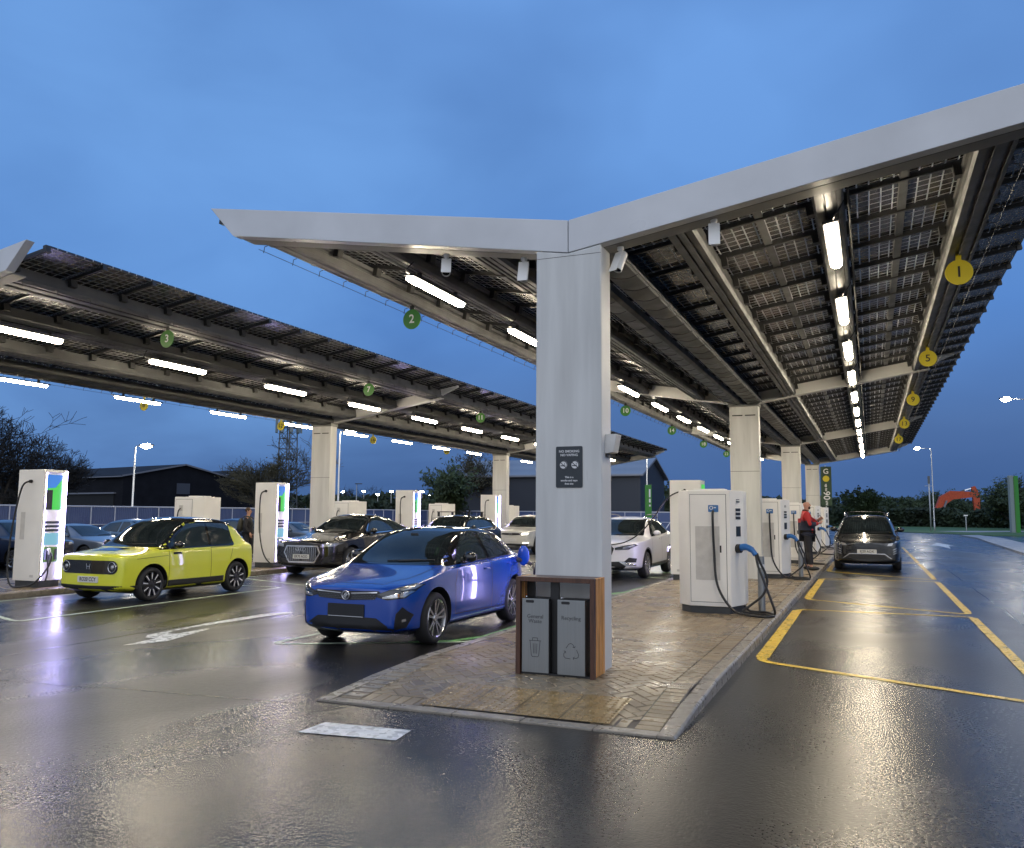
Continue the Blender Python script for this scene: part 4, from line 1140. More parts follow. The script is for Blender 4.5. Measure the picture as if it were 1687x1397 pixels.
def plate(bvh, parent, z, txt, w_=.50, h_=.11, ink='ink', y_off=-.012, x0=0):
    h, n, i, d = bvh.ray_cast(Vector((x0, -3, z)), Vector((0, 1, 0)))
    h2 = min(h.y, (bvh.ray_cast(Vector((x0+.22, -3, z)), Vector((0, 1, 0)))[0] or h).y+.03)
    y = h2+y_off
    o = MB().prism(rrect(w_, h_, .012), lambda p, q, u: (x0+p, u, z+q), y, y+.05).build('number_plate', M['plate_white'], parent)
    if txt:
        text_mb(txt, h_*.88, lambda p, q, u: (x0+p*.86, y-.002-u, z+q), space=1.02, bold=.0012).build('lettering', M['ink'], o)
    return o, y

def mirror_pod(parent, bvh, p, y, z, s, m, size=1.0):
    h, n, i, d = bvh.ray_cast(Vector((s*3, y, z)), Vector((-s, 0, 0)))
    x = abs(h.x) if h else p['W']/2*.92
    mb = MB()
    mb.ellipsoid((s*(x+.135*size), y+.0, z+.035), .105*size, .075*size, .072*size, 14, 10)
    o = mb.build('door_mirror', m, parent, smooth=True)
    a = MB(); a.tube([(s*(x-.03), y+.02, z-.01), (s*(x+.07), y+.01, z+.0)], [.035, .028], 8); a.build('mirror_arm', M['black'], o, smooth=True)
    g = MB(); g.ellipsoid((s*(x+.135*size), y+.045, z+.035), .088*size, .042*size, .058*size, 12, 8); g.build('mirror_glass', M['chrome'], o, smooth=True)

def handle(parent, bvh, y, z, s, m, l=.18):
    h, n, i, d = bvh.ray_cast(Vector((s*3, y, z)), Vector((-s, 0, 0)))
    if h is None: return
    x = h.x
    MB().tube([(x+s*.0, y-l/2, z), (x+s*.028, y-l/2+.03, z), (x+s*.03, y+l/2-.03, z), (x+s*.0, y+l/2, z)], [.012, .013, .013, .012], 8).build('door_handle', m, parent, smooth=True)

def car(name, label, cat, p, loc, rz=0, group=None):
    """everything every car has; returns empties and trees for the particular trim"""
    t = thing(name, label, cat, loc, rz, group)
    b, solid, cutb = car_body(p, p['paint']); b.parent = t
    hw = p['W']/2; L = p['L']
    for ya in (p['axle0'], p['axle1']):
        for s in (-1, 1): wheel(t, p, s*(hw-.135), ya, s, p['wheel'])
    # dark floor so no light passes under the sills
    MB().box(-hw*.78, hw*.78, .35, L-.35, p['gc']+.0, p['gc']+.06).build('underbody', M['black'], t)
    # glass
    scr = p['screen']
    for s in (-1, 1):
        for k, w_ in enumerate(p['windows']): decal(solid, w_, 'side', 'side_window', M['glass'], t, side=s, off=.006)
        if 'frame' in p: decal(solid, p['frame'], 'side', 'window_surround', p.get('frame_mat', M['gloss_black']), t, side=s, off=.0035)
        if 'sill' in p: decal(cutb, p['sill'], 'side', 'sill_trim', M['black'], t, side=s, off=.004)
        if 'arch' in p:
            for ya in (p['axle0'], p['axle1']):
                a = arc(ya, p['R']+.012, p['R']+.056, -12, 192, 20)+arc(ya, p['R']+.012, p['R']+p['arch'], 192, -12, 20)
                decal(solid, a, 'side', 'arch_trim', M['black'], t, side=s, off=.005, grid=.04)
        for path in p['seams']: line_decal(cutb, path, .009, 'side', 'door_seam', M['seam'], t, side=s, off=.002)
        mirror_pod(t, solid, p, p['mir'][0], p['mir'][1], s, p.get('mir_mat', p['paint']))
        for hy, hz_ in p.get('handles', ()): handle(t, solid, hy, hz_, s, p.get('handle_mat', p['paint']))
    if 'scr_frame' in p: decal(solid, p['scr_frame'], 'front', 'windscreen_surround', M['gloss_black'], t, off=.0045)
    decal(solid, scr, 'front', 'windscreen', M['screen'], t, off=.0075)
    wp = MB()
    for x0, x1_ in ((-.05, .42), (.12, .60)):
        pts = []
        for i in range(7):
            x = lerp(x0, x1_, i/6)*p.get('wip', 1); h = solid.ray_cast(Vector((x, -3, scr[0][1]+.02+.02*i/6)), Vector((0, 1, 0)))[0]
            if h: pts.append(h+Vector((0, -.016, .012)))
        if len(pts) > 2: wp.tube(pts, .008, 5)
    if wp.v: wp.build('wiper', M['black'], t)
    return t, solid, cutb, b

def sym(solid, poly, mode, name, m, t, **k):
    a = decal(solid, poly, mode, name, m, t, **k); decal(solid, poly, mode, name, m, t, mirror=True, **k); return a

W_HONDA = dict(n=9, a=.045, b=.062, mat=M['dark_alloy'], edge=True)
W_TWIN = dict(n=5, a=.030, b=.034, twin=.24, mat=M['alloy'])
W_FIVE = dict(n=5, a=.075, b=.12, mat=M['alloy'])
W_SLIM = dict(n=7, a=.04, b=.04, mat=M['alloy'])
W_DARK5 = dict(n=5, a=.06, b=.075, mat=M['dark_alloy'])

# ---- yellow-green city hatchback
P = dict(L=3.52, W=1.75, H=1.55, gc=.16, R=.31, axle0=.68, axle1=2.95, hood0=.855, hood1=.95, cowl=.96, roof0=1.62, roof1=2.96, glass_end=3.40, tail=1.0,
         belt0=.90, belt1=.94, rw=.75, blunt=.80, tail_blunt=.84, rear_roof=1.51, paint=paint('paint_acid_yellow', (.68, .70, .035), .0, .35), wheel=W_HONDA, rimf=.74,
         screen=[(-.70, .985), (.70, .985), (.60, 1.44), (-.60, 1.44)], scr_frame=[(-.80, .97), (.80, .97), (.80, 1.51), (-.80, 1.51)],
         frame=[(.86, .925), (2.86, .955), (2.82, 1.44), (2.6, 1.50), (1.62, 1.53), (1.2, 1.45), (.86, 1.12)],
         windows=[[(1.14, .955), (2.14, .965), (2.12, 1.415), (1.66, 1.41), (1.18, 1.05)], [(2.20, .965), (2.88, .98), (2.78, 1.40), (2.18, 1.415)]],
         sill=[(.98, .12), (2.66, .12), (2.66, .36), (.98, .36)], seams=[[(1.06, .36), (1.06, .91)], [(2.17, .36), (2.17, .93)], [(2.17, .93), (2.82, .95), (2.72, .68)]],
         mir=(1.22, .98), mir_mat=M['gloss_black'], handles=())
t, so_, cu_, body = car('city_hatchback', 'acid yellow city hatchback with a black roof and round headlights', 'car', P, (-13.08, 11.38, 0))
decal(so_, [(-.64, 1.64), (.64, 1.64), (.64, 3.0), (-.64, 3.0)], 'top', 'roof_panel', M['gloss_black'], t, off=.004)
face = rrect(1.36, .24, .118, 8); face = [(a, b+.635) for a, b in face]
fp = decal(so_, face, 'front', 'front_panel', M['gloss_black'], t, off=.004)
def ring_lamp(x, z, r, parent, lit=False, s=1):
    h = so_.ray_cast(Vector((x, -3, z)), Vector((0, 1, 0)))[0]
    if h is None: return
    f = lambda rr, hh, c, sn: (x+rr*c, h.y-.004-hh, z+rr*sn)
    o = MB().lathe([(r, -.03), (r, .012), (r*.93, .016), (r*.90, .006), (r*.78, -.004), (r*.5, -.01), (.001, -.012)], 28, f).build('headlamp', M['lamp_dark'], parent, smooth=True)
    MB().lathe([(r*.97, .013), (r*.92, .0185), (r*.87, .013)], 28, f).build('lamp_ring', M['chrome'], o, smooth=True)
    MB().lathe([(r*.42, .0), (r*.36, .012), (.001, .016)], 20, f).build('lamp_lens', M['lamp_glass'], o, smooth=True)
for s in (-1, 1): ring_lamp(s*.565, .64, .098, t)
em = MB()
def bar(a, b, w_, y):
    d = Vector((b[0]-a[0], b[1]-a[1])).normalized(); n_ = Vector((-d.y, d.x))*w_/2
    em.add([(a[0]+n_.x, y, a[1]+n_.y), (b[0]+n_.x, y, b[1]+n_.y), (b[0]-n_.x, y, b[1]-n_.y), (a[0]-n_.x, y, a[1]-n_.y)], [(0, 1, 2, 3)])
yb = so_.ray_cast(Vector((0, -3, .645)), Vector((0, 1, 0)))[0].y-.014
bar((-.045, .695), (-.026, .595), .014, yb); bar((.045, .695), (.026, .595), .014, yb); bar((-.036, .647), (.036, .647), .014, yb-.001)
em.build('emblem', M['chrome'], t)
plate(so_, t, .415, 'RO20 CCY')
sym(so_, [(0, .16), (.82, .16), (.84, .31), (.62, .315), (0, .305)], 'front', 'lower_bumper', M['black'], t, off=.004)
decal(so_, [(-.27, .30), (.27, .30), (.30, .64), (-.30, .64)], 'top', 'charge_flap', M['gloss_black'], t, off=.004)
line_decal(cu_, [(-.70, .19), (-.73, .98)], .008, 'top', 'bonnet_seam', M['seam'], t, off=.002); line_decal(cu_, [(.70, .19), (.73, .98)], .008, 'top', 'bonnet_seam', M['seam'], t, off=.002)
for s in (-1, 1):
    line_decal(cu_, [(.32, .78), (.75, .805), (1.04, .82)], .007, 'side', 'wing_crease', M['seam'], t, side=s, off=.002)
    decal(so_, [(1.16, .835), (1.38, .835), (1.38, .875), (1.16, .875)], 'side', 'handle_recess', M['seam'], t, side=s, off=.004)

# ---- blue hatchback
P = dict(L=3.88, W=1.73, H=1.47, gc=.16, R=.325, axle0=.80, axle1=3.34, hood0=.745, hood1=.955, cowl=1.12, roof0=1.86, roof1=3.34, glass_end=3.70, tail=1.03,
         belt0=.91, belt1=1.0, rw=.66, blunt=.66, tail_blunt=.70, rear_roof=1.43, crease=.85, paint=paint('paint_electric_blue', (.003, .052, .33), .1, .25), wheel=dict(n=5, a=.026, b=.030, twin=.22, mat=M['alloy']), rimf=.74,
         screen=[(-.68, .98), (.68, .98), (.55, 1.385), (-.55, 1.385)], scr_frame=[(-.77, .965), (.77, .965), (.66, 1.425), (-.66, 1.425)],
         frame=[(1.12, .95), (3.26, 1.03), (3.34, 1.09), (3.12, 1.34), (2.7, 1.42), (1.95, 1.43), (1.55, 1.34), (1.12, 1.10)],
         windows=[[(1.44, .985), (2.40, 1.01), (2.36, 1.375), (1.96, 1.36), (1.56, 1.10)], [(2.50, 1.015), (3.06, 1.035), (2.96, 1.33), (2.46, 1.375)], [(3.11, 1.04), (3.26, 1.07), (3.01, 1.32)]],
         seams=[[(1.30, .34), (1.28, .72), (1.38, .93)], [(2.46, .30), (2.47, 1.0)], [(1.30, .33), (2.95, .30)], [(3.30, 1.0), (3.18, .75), (2.98, .55), (2.95, .30)]],
         mir=(1.62, 1.02), mir_mat=M['gloss_black'], handles=((2.28, .87), (3.12, .90)))
t, so_, cu_, body = car('blue_hatchback', 'wet electric blue hatchback with a blanked out number plate, plugged in beside the front column', 'car', P, (-5.95, 8.95, 0))
decal(so_, [(-.58, 1.82), (.58, 1.82), (.55, 3.26), (-.55, 3.26)], 'top', 'roof_panel', M['gloss_black'], t, off=.003)
sym(so_, [(0, .585), (.40, .605), (.47, .69), (.44, .705), (0, .695)], 'front', 'grille', M['black'], t, off=.004)
yg_ = so_.ray_cast(Vector((0, -3, .63)), Vector((0, 1, 0)))[0].y
gr = MB()
for j, z in enumerate((.612, .632, .652)):
    for i in range(-9, 10):
        x = i*.043+(.02 if j % 2 else 0)
        if abs(x) < .07: continue
        h = so_.ray_cast(Vector((x, -3, z)), Vector((0, 1, 0)))[0]
        gr.add([(x-.006, h.y-.008, z), (x, h.y-.009, z-.003), (x+.006, h.y-.008, z), (x, h.y-.009, z+.003)], [(0, 1, 2, 3)])
gr.build('grille_studs', M['chrome'], t)
sym(so_, [(.075, .665), (.43, .682), (.43, .694), (.075, .677)], 'front', 'grille_bar', M['chrome'], t, off=.009)
e = MB().lathe([(.046, -.006), (.056, -.004), (.056, .012), (.050, .016), (.046, .012)], 28, lambda r, h, c, s: (r*c, yg_-.01-h, .645+r*s), close=True).build('emblem', M['chrome'], t, smooth=True)
em = MB(); y_ = yg_-.018
for a, b, w_ in (((-.028, .63), (-.008, .668), .014), ((-.008, .668), (.026, .674), .012), ((-.004, .65), (.030, .652), .012), ((.0, .63), (.014, .655), .012), ((-.03, .623), (.01, .62), .010)): bar(a, b, w_, y_); y_ -= .0005
em.build('emblem_figure', M['chrome'], e)
o, y_ = plate(so_, t, .465, None, .52, .15); o.data.materials.clear(); o.data.materials.append(M['ink'])
MB().box(-.25, .25, y_-.004, y_+.02, .388, .396).build('plate_edge', M['chrome'], t)
hl = [(.43, .632), (.56, .603), (.73, .622), (.79, .70), (.82, .775), (.775, .79), (.62, .728), (.43, .668)]
a1 = sym(so_, hl, 'front', 'headlamp', M['lamp_dark'], t, off=.005, grid=.03)
sym(so_, [(.50, .618), (.72, .634), (.785, .70), (.76, .71), (.70, .655), (.50, .640)], 'front', 'headlamp_reflector', M['chrome'], t, off=.009, grid=.03)
sym(so_, [(.66, .728), (.77, .778), (.81, .768), (.785, .73), (.70, .712)], 'front', 'running_light', M['lamp_glass'], t, off=.009, grid=.03)
sym(so_, [(0, .17), (.52, .175), (.63, .25), (.42, .385), (0, .395)], 'front', 'lower_intake', M['black'], t, off=.004)
sym(so_, [(.63, .25), (.73, .27), (.78, .42), (.71, .52), (.655, .44)], 'front', 'fog_recess', M['black'], t, off=.005, grid=.03)
sym(so_, [(.70, .34), (.73, .35), (.73, .38), (.70, .37)], 'front', 'fog_lamp', M['lamp_glass'], t, off=.010, grid=.02)
for sx in (-1, 1):
    line_decal(cu_, [(sx*.44, .17), (sx*.60, .45), (sx*.69, 1.1)], .008, 'top', 'bonnet_seam', M['seam'], t, off=.002)
    decal(so_, [(1.40, .965), (3.26, 1.018), (3.265, 1.034), (1.40, .98)], 'side', 'window_chrome', M['chrome'], t, side=sx, off=.009)
    decal(so_, [(3.26, 1.028), (3.38, 1.09), (3.13, 1.365), (3.10, 1.355), (3.34, 1.09), (3.26, 1.045)], 'side', 'pillar_chrome', M['chrome'], t, side=sx, off=.009)
    decal(cu_, [(1.22, .19), (2.95, .19), (2.95, .235), (1.22, .235)], 'side', 'sill_trim', M['black'], t, side=sx, off=.004)
line_decal(cu_, [(-.44, .155), (0, .13), (.44, .155)], .008, 'top', 'bonnet_seam', M['seam'], t, off=.002)
# open charge flap on the far rear wing, standing out past the tail
fl = MB(); fl.lathe([(.001, -.007), (.115, -.007), (.125, 0), (.115, .007), (.001, .007)], 24, lambda r, h, c, s: (.835+.10+r*c*.85*math.cos(.15)+h, 3.46+h-.0-.12*r*c, 1.0+r*s*1.25))
fl.build('charge_flap', P['paint'], t, smooth=True)
MB().tube(spline([(.82, 3.46, .93), (.92, 3.50, .92), (1.03, 3.56, .86)], 4), [.04]*5+[.03]*4, 10).build('charge_plug', M['black'], t, smooth=True)
# interior glimpsed through the windscreen is dark; a mirror at its top edge
h = so_.ray_cast(Vector((0, -3, 1.34)), Vector((0, 1, 0)))[0]
MB().box(-.06, .06, h.y-.014, h.y-.004, 1.32, 1.365).build('sensor_pod', M['black'], t, bevel=.004)

# ---- dark coupe SUV behind
P = dict(L=4.90, W=1.94, H=1.62, gc=.22, R=.375, axle0=.90, axle1=3.83, hood0=.90, hood1=1.07, cowl=1.42, roof0=2.22, roof1=3.15, glass_end=4.62, tail=1.13,
         belt0=1.02, belt1=1.12, rw=.66, blunt=.76, tail_blunt=.80, rear_roof=1.57, crease=.5, paint=paint('paint_black_brown', (.007, .006, .006), .3, .22), wheel=W_FIVE, rimf=.72,
         screen=[(-.74, 1.10), (.74, 1.10), (.60, 1.52), (-.60, 1.52)],
         frame=[(1.66, 1.08), (4.12, 1.17), (3.66, 1.39), (3.1, 1.53), (2.6, 1.57), (2.2, 1.53)],
         windows=[[(1.78, 1.105), (2.80, 1.135), (2.76, 1.52), (2.26, 1.50)], [(2.88, 1.14), (3.96, 1.18), (3.6, 1.37), (3.1, 1.50), (2.84, 1.525)]],
         seams=[[(1.56, .40), (1.58, 1.05)], [(2.84, .40), (2.84, 1.10)], [(3.7, 1.12), (3.42, .5)]], mir=(1.85, 1.13), handles=((2.6, .98), (3.5, 1.0)))
t, so_, cu_, body = car('coupe_suv', 'dark coupe style SUV with a big framed grille behind the blue hatchback', 'car', P, (-13.45, 18.15, 0))
oc = [(0, .36), (.40, .36), (.56, .62), (.48, .80), (0, .80)]
sym(so_, oc, 'front', 'grille_frame', M['chrome'], t, off=.006)
sym(so_, [(0, .40), (.38, .40), (.52, .62), (.45, .765), (0, .765)], 'front', 'grille', M['lamp_dark'], t, off=.011)
sl = MB(); yb = so_.ray_cast(Vector((0, -3, .62)), Vector((0, 1, 0)))[0].y-.022
for i in range(-7, 8):
    if i: sl.box(i*.062-.006, i*.062+.006, yb, yb+.01, .42, .755)
sl.build('grille_bars', M['chrome'], t)
rg = MB()
for i in range(4): rg.lathe([(.040, 0), (.049, 0), (.049, .008), (.040, .008)], 20, lambda r, h, c, s: ((i-1.5)*.068+r*c, yb-.014-h, .705+r*s), close=True)
rg.build('emblem', M['chrome'], t)
plate(so_, t, .52, 'EK70 AOO', y_off=-.03)
sym(so_, [(.56, .76), (.88, .79), (.92, .87), (.74, .875), (.58, .835)], 'front', 'headlamp', M['lamp_glass'], t, off=.006, grid=.03)
sym(so_, [(0, .26), (.62, .26), (.70, .285), (0, .285)], 'front', 'lower_blade', M['chrome'], t, off=.006)
sym(so_, [(.60, .36), (.86, .42), (.84, .56), (.66, .50)], 'front', 'side_intake', M['black'], t, off=.005)
for s in (-1, 1):
    pth = [(1.66, 1.085), (2.22, 1.54), (2.62, 1.582), (3.1, 1.545), (3.7, 1.39), (4.14, 1.175), (4.0, 1.17), (1.66, 1.085)]
    line_decal(so_, pth, .022, 'side', 'window_chrome', M['chrome'], t, side=s, off=.010)

# ---- dark SUV with roof bars
P = dict(L=4.43, W=1.87, H=1.60, gc=.22, R=.36, axle0=.86, axle1=3.56, hood0=.97, hood1=1.08, cowl=1.28, roof0=1.95, roof1=3.85, glass_end=4.28, tail=1.12,
         belt0=1.03, belt1=1.12, rw=.70, blunt=.78, tail_blunt=.84, rear_roof=1.57, paint=paint('paint_black', (.007, .008, .011), .3, .22), wheel=W_TWIN,
         screen=[(-.72, 1.10), (.72, 1.10), (.60, 1.50), (-.60, 1.50)],
         windows=[[(1.55, 1.09), (2.50, 1.11), (2.46, 1.49), (2.05, 1.49)], [(2.58, 1.115), (3.35, 1.14), (3.30, 1.48), (2.54, 1.49)], [(3.42, 1.15), (3.90, 1.19), (3.66, 1.44), (3.38, 1.47)]],
         seams=[[(2.54, .4), (2.54, 1.08)]], mir=(1.70, 1.12), handles=(), arch=.10, sill=[(1.2, .22), (3.1, .22), (3.1, .40), (1.2, .40)])
t, so_, cu_, body = car('estate_suv', 'black SUV with two roof cross bars, parked behind the dark coupe', 'car', P, (-13.75, 25.3, 0))
for y in (2.05, 3.15):
    b = MB(); b.box(-.66, .66, y-.035, y+.035, 1.675, 1.705)
    for s in (-1, 1): b.box(s*.60-.04, s*.60+.04, y-.03, y+.03, 1.52, 1.674)
    b.build('roof_bar', M['black'], t, bevel=.008)
sym(so_, [(0, .55), (.5, .6), (.55, .82), (0, .84)], 'front', 'grille', M['black'], t, off=.005)
sym(so_, [(.62, .78), (.88, .82), (.88, .93), (.64, .92)], 'front', 'headlamp', M['lamp_glass'], t, off=.006, grid=.03)
for s in (-1, 1): decal(so_, [(1.5, 1.075), (3.9, 1.165), (3.9, 1.185), (1.5, 1.09)], 'side', 'window_chrome', M['chrome'], t, side=s, off=.010)

# ---- white crossovers
def crossover(label, loc, kind, pt):
    P = dict(L=4.36, W=1.80, H=1.61, gc=.22, R=.345, axle0=.90, axle1=3.52, hood0=.93, hood1=1.06, cowl=1.24, roof0=1.95, roof1=3.55, glass_end=4.18, tail=1.14,
             belt0=1.02, belt1=1.12, rw=.69, blunt=.74, tail_blunt=.82, rear_roof=1.55, crease=.45, paint=pt, wheel=W_TWIN if kind == 'a' else W_SLIM,
             screen=[(-.69, 1.085), (.69, 1.085), (.575, 1.50), (-.575, 1.50)],
             windows=[[(1.58, 1.08), (2.46, 1.10), (2.42, 1.49), (2.05, 1.48)], [(2.54, 1.105), (3.28, 1.13), (3.22, 1.46), (2.50, 1.49)], [(3.36, 1.14), (3.86, 1.20), (3.62, 1.38), (3.32, 1.44)]],
             frame=[(1.48, 1.06), (3.94, 1.18), (3.66, 1.42), (3.3, 1.49), (2.0, 1.52)],
             seams=[[(1.38, .42), (1.40, 1.02)], [(2.50, .42), (2.50, 1.08)], [(3.40, 1.10), (3.10, .5)]], mir=(1.70, 1.12), handles=((2.3, .99), (3.2, 1.01)), arch=.10 if kind == 'a' else .12,
             sill=[(1.28, .22), (3.14, .22), (3.14, .38), (1.28, .36)])
    t, so_, cu_, body = car('crossover', label, 'car', P, loc)
    if kind == 'a':
        sym(so_, [(0, .60), (.16, .62), (.22, .78), (.13, .86), (0, .87)], 'front', 'grille', M['black'], t, off=.005)
        sym(so_, [(.24, .74), (.60, .76), (.80, .87), (.74, .90), (.50, .865), (.24, .80)], 'front', 'headlamp', M['lamp_dark'], t, off=.006, grid=.03)
        sym(so_, [(.44, .775), (.60, .79), (.74, .865), (.70, .87), (.46, .82)], 'front', 'headlamp_reflector', M['lamp_glass'], t, off=.009, grid=.03)
        sym(so_, [(0, .26), (.45, .26), (.58, .42), (.52, .46), (0, .44)], 'front', 'lower_intake', M['black'], t, off=.005)
        sym(so_, [(.46, .44), (.76, .44), (.78, .54), (.60, .56)], 'front', 'side_intake', M['black'], t, off=.006)
        sym(so_, [(.34, .45), (.50, .355), (.76, .36), (.76, .385), (.52, .385), (.37, .47)], 'front', 'bumper_blade', M['chrome'], t, off=.010)
        MB().tube(spline([(.56, 1.95, 1.56), (.575, 2.05, 1.63), (.575, 2.8, 1.65), (.55, 3.3, 1.60), (.53, 3.45, 1.55)], 5), .016, 6).build('roof_rail', M['dark_alloy'], t, smooth=True)
        MB().tube(spline([(-.56, 1.95, 1.56), (-.575, 2.05, 1.63), (-.575, 2.8, 1.65), (-.55, 3.3, 1.60), (-.53, 3.45, 1.55)], 5), .016, 6).build('roof_rail', M['dark_alloy'], t, smooth=True)
    else:
        sym(so_, [(0, .755), (.40, .775), (.44, .80), (.36, .845), (0, .85)], 'front', 'grille', M['black'], t, off=.005)
        em_ = MB().lathe([(.045, 0), (.058, 0), (.058, .01), (.045, .01)], 20, lambda r, h, c, s: (r*c*1.2, so_.ray_cast(Vector((0, -3, .8)), Vector((0, 1, 0)))[0].y-.02-h, .80+r*s*.8), close=True)
        em_.build('emblem', M['chrome'], t)
        sym(so_, [(.47, .77), (.72, .79), (.76, .85), (.50, .85)], 'front', 'headlamp', M['head_on'], t, off=.008, grid=.03)
        sym(so_, [(.52, .42), (.76, .44), (.76, .475), (.54, .465)], 'front', 'fog_lamp', M['fog_on'], t, off=.008, grid=.03)
        sym(so_, [(0, .24), (.70, .26), (.74, .40), (0, .42)], 'front', 'lower_intake', M['black'], t, off=.005)
        plate(so_, t, .57, None)
    return t
pw = paint('paint_white', (.72, .72, .73), .0, .35); pw2 = paint('paint_ceramic', (.60, .60, .56), .0, .35)
crossover('white crossover charging on the near island, seen to the right of the front column', (-6.28, 21.15, 0), 'a', pw)
crossover('white crossover with lit headlights, partly hidden left of the front column', (-13.75, 32.6, 0), 'b', pw2)

# ---- dark SUV facing us on the right
P = dict(L=4.36, W=1.82, H=1.57, gc=.19, R=.345, axle0=.88, axle1=3.58, hood0=.82, hood1=.98, cowl=1.20, roof0=2.0, roof1=3.3, glass_end=4.15, tail=1.12,
         belt0=.95, belt1=1.08, rw=.69, blunt=.72, tail_blunt=.82, rear_roof=1.53, crease=.45, paint=paint('paint_graphite', (.012, .013, .015), .4, .22), wheel=W_DARK5,
         screen=[(-.71, 1.02), (.71, 1.02), (.585, 1.475), (-.585, 1.475)],
         windows=[[(1.6, 1.07), (2.46, 1.09), (2.42, 1.46), (2.08, 1.45)], [(2.54, 1.095), (3.3, 1.12), (3.1, 1.42), (2.5, 1.46)]],
         seams=[], mir=(1.70, 1.10), mir_mat=M['gloss_black'], handles=(), arch=.09, sill=[(1.2, .2), (3.2, .2), (3.2, .36), (1.2, .34)])
t, so_, cu_, body = car('graphite_suv', 'graphite SUV facing the camera in a yellow bay on the right', 'car', P, (-.15, 27.75, 0)); t.scale = (1.08, 1.08, 1.08)
sym(so_, [(0, .65), (.34, .67), (.40, .74), (.36, .785), (0, .775)], 'front', 'grille', M['lamp_dark'], t, off=.005)
sym(so_, [(.44, .68), (.66, .70), (.82, .82), (.78, .875), (.62, .835), (.46, .775)], 'front', 'headlamp', M['lamp_dark'], t, off=.006, grid=.03)
sym(so_, [(.52, .71), (.64, .72), (.68, .79), (.55, .77)], 'front', 'headlamp_reflector', M['lamp_glass'], t, off=.010, grid=.03)
sym(so_, [(.70, .77), (.76, .80), (.77, .845), (.71, .82)], 'front', 'running_light', M['lamp_glass'], t, off=.010, grid=.03)
sym(so_, [(0, .33), (.36, .33), (.50, .40), (.44, .47), (0, .475)], 'front', 'lower_intake', M['black'], t, off=.005)
for sx in (-1, 1):
    line_decal(so_, [(0, .49), (sx*.45, .485), (sx*.56, .40), (sx*.62, .36)], .022, 'front', 'intake_chrome', M['alloy'], t, off=.009)
    for z in (.48, .54, .60): line_decal(so_, [(sx*.66, z), (sx*.76, z+.05)], .018, 'front', 'fog_fin', M['alloy'], t, off=.009, grid=.02)
sym(so_, [(0, .215), (.55, .215), (.60, .24), (0, .24)], 'front', 'skid_plate', M['alloy'], t, off=.008)
plate(so_, t, .55, 'EJ20 AOX', y_off=-.014)
em_ = MB().lathe([(.052, 0), (.060, 0), (.060, .008), (.052, .008)], 24, lambda r, h, c, s: (r*c*1.3, so_.ray_cast(Vector((0, -3, .79)), Vector((0, 1, 0)))[0].y-.02-h, .80+r*s*.6), close=True); em_.build('emblem', M['chrome'], t)
for s in (-1, 1): MB().tube(spline([(s*.585, 2.0, 1.52), (s*.60, 2.1, 1.60), (s*.60, 2.8, 1.62), (s*.58, 3.3, 1.57), (s*.55, 3.5, 1.51)], 5), .018, 6).build('roof_rail', M['alloy'], t, smooth=True)
MB().tube(spline([(-.50, 2.9, 1.55), (-.45, 2.9, 1.645), (.45, 2.9, 1.645), (.50, 2.9, 1.55)], 4), .020, 6).build('roof_spoiler', M['dark_alloy'], t, smooth=True)
# charging lead from the nose to the fourth charger
tag(MB().tube(spline([(-.30, 27.85, .86), (-.75, 27.8, .74), (-1.25, 29.2, .58), (-1.55, 30.5, .62), (-1.72, 29.6, .30), (-1.8, 28.9, .42), (-1.72, 29.05, .95)], 8), .018, 8).build('charging_cable', M['cable'], smooth=True), 'black charging cable running from the nose of the graphite SUV to a charger', 'cable')

# ---- cars in the car park behind the fence line on the left
def parked(label, y, col, kind, x=-24.6, rz=R(90), plate_on=False):
    est = kind == 'suv'
    P = dict(L=4.35, W=1.80, H=1.62 if est else 1.46, gc=.18, R=.33, axle0=.88, axle1=3.52, hood0=.92 if est else .82, hood1=1.05 if est else .97, cowl=1.22, roof0=2.05, roof1=3.2, glass_end=4.1, tail=1.08,
             belt0=1.0 if est else .93, belt1=1.08 if est else 1.0, rw=.68, blunt=.72, tail_blunt=.80, rear_roof=1.56 if est else 1.40, paint=paint('paint_'+label.split()[0]+str(int(y)), col, .5, .35), wheel=W_SLIM,
             screen=[(-.68, 1.07), (.68, 1.07), (.57, 1.50), (-.57, 1.50)] if est else [(-.68, 1.0), (.68, 1.0), (.56, 1.36), (-.56, 1.36)],
             windows=[[(1.62, 1.06), (2.46, 1.08), (2.42, 1.48), (2.1, 1.48)], [(2.54, 1.08), (3.5, 1.12), (3.2, 1.42), (2.5, 1.48)]] if est else [[(1.62, .985), (2.46, 1.0), (2.42, 1.36), (2.1, 1.36)], [(2.54, 1.0), (3.5, 1.06), (3.15, 1.30), (2.5, 1.36)]],
             seams=[[(2.5, .4), (2.5, .98)]], mir=(1.72, 1.06 if est else 1.0), handles=((2.3, .86),))
    t, so_, cu_, body = car('parked_car', label, 'car', P, (x, y, gz(x-2, y)), rz, 'cars in the car park by the fence')
    z = .86 if est else .74
    sym(so_, [(.46, z-.06), (.70, z-.04), (.82, z+.06), (.76, z+.09), (.5, z+.03)], 'front', 'headlamp', M['lamp_glass'], t, off=.006, grid=.03)
    sym(so_, [(0, z-.16), (.36, z-.15), (.40, z), (0, z+.01)], 'front', 'grille', M['black'], t, off=.005)
    if plate_on: plate(so_, t, .52, None)
    return t
parked('pale blue car cut by the left edge charger in the car park', 17.0, (.20, .30, .42), 'hatch')
parked('dark navy car with a white number plate behind the left lit tower', 20.1, (.012, .016, .035), 'suv', plate_on=True)
parked('grey hatchback above the bonnet of the yellow car in the car park', 23.3, (.16, .19, .24), 'hatch', x=-25.2)
parked('slate blue car whose roof shows above the yellow hatchback', 26.4, (.10, .16, .22), 'suv', x=-25.4)
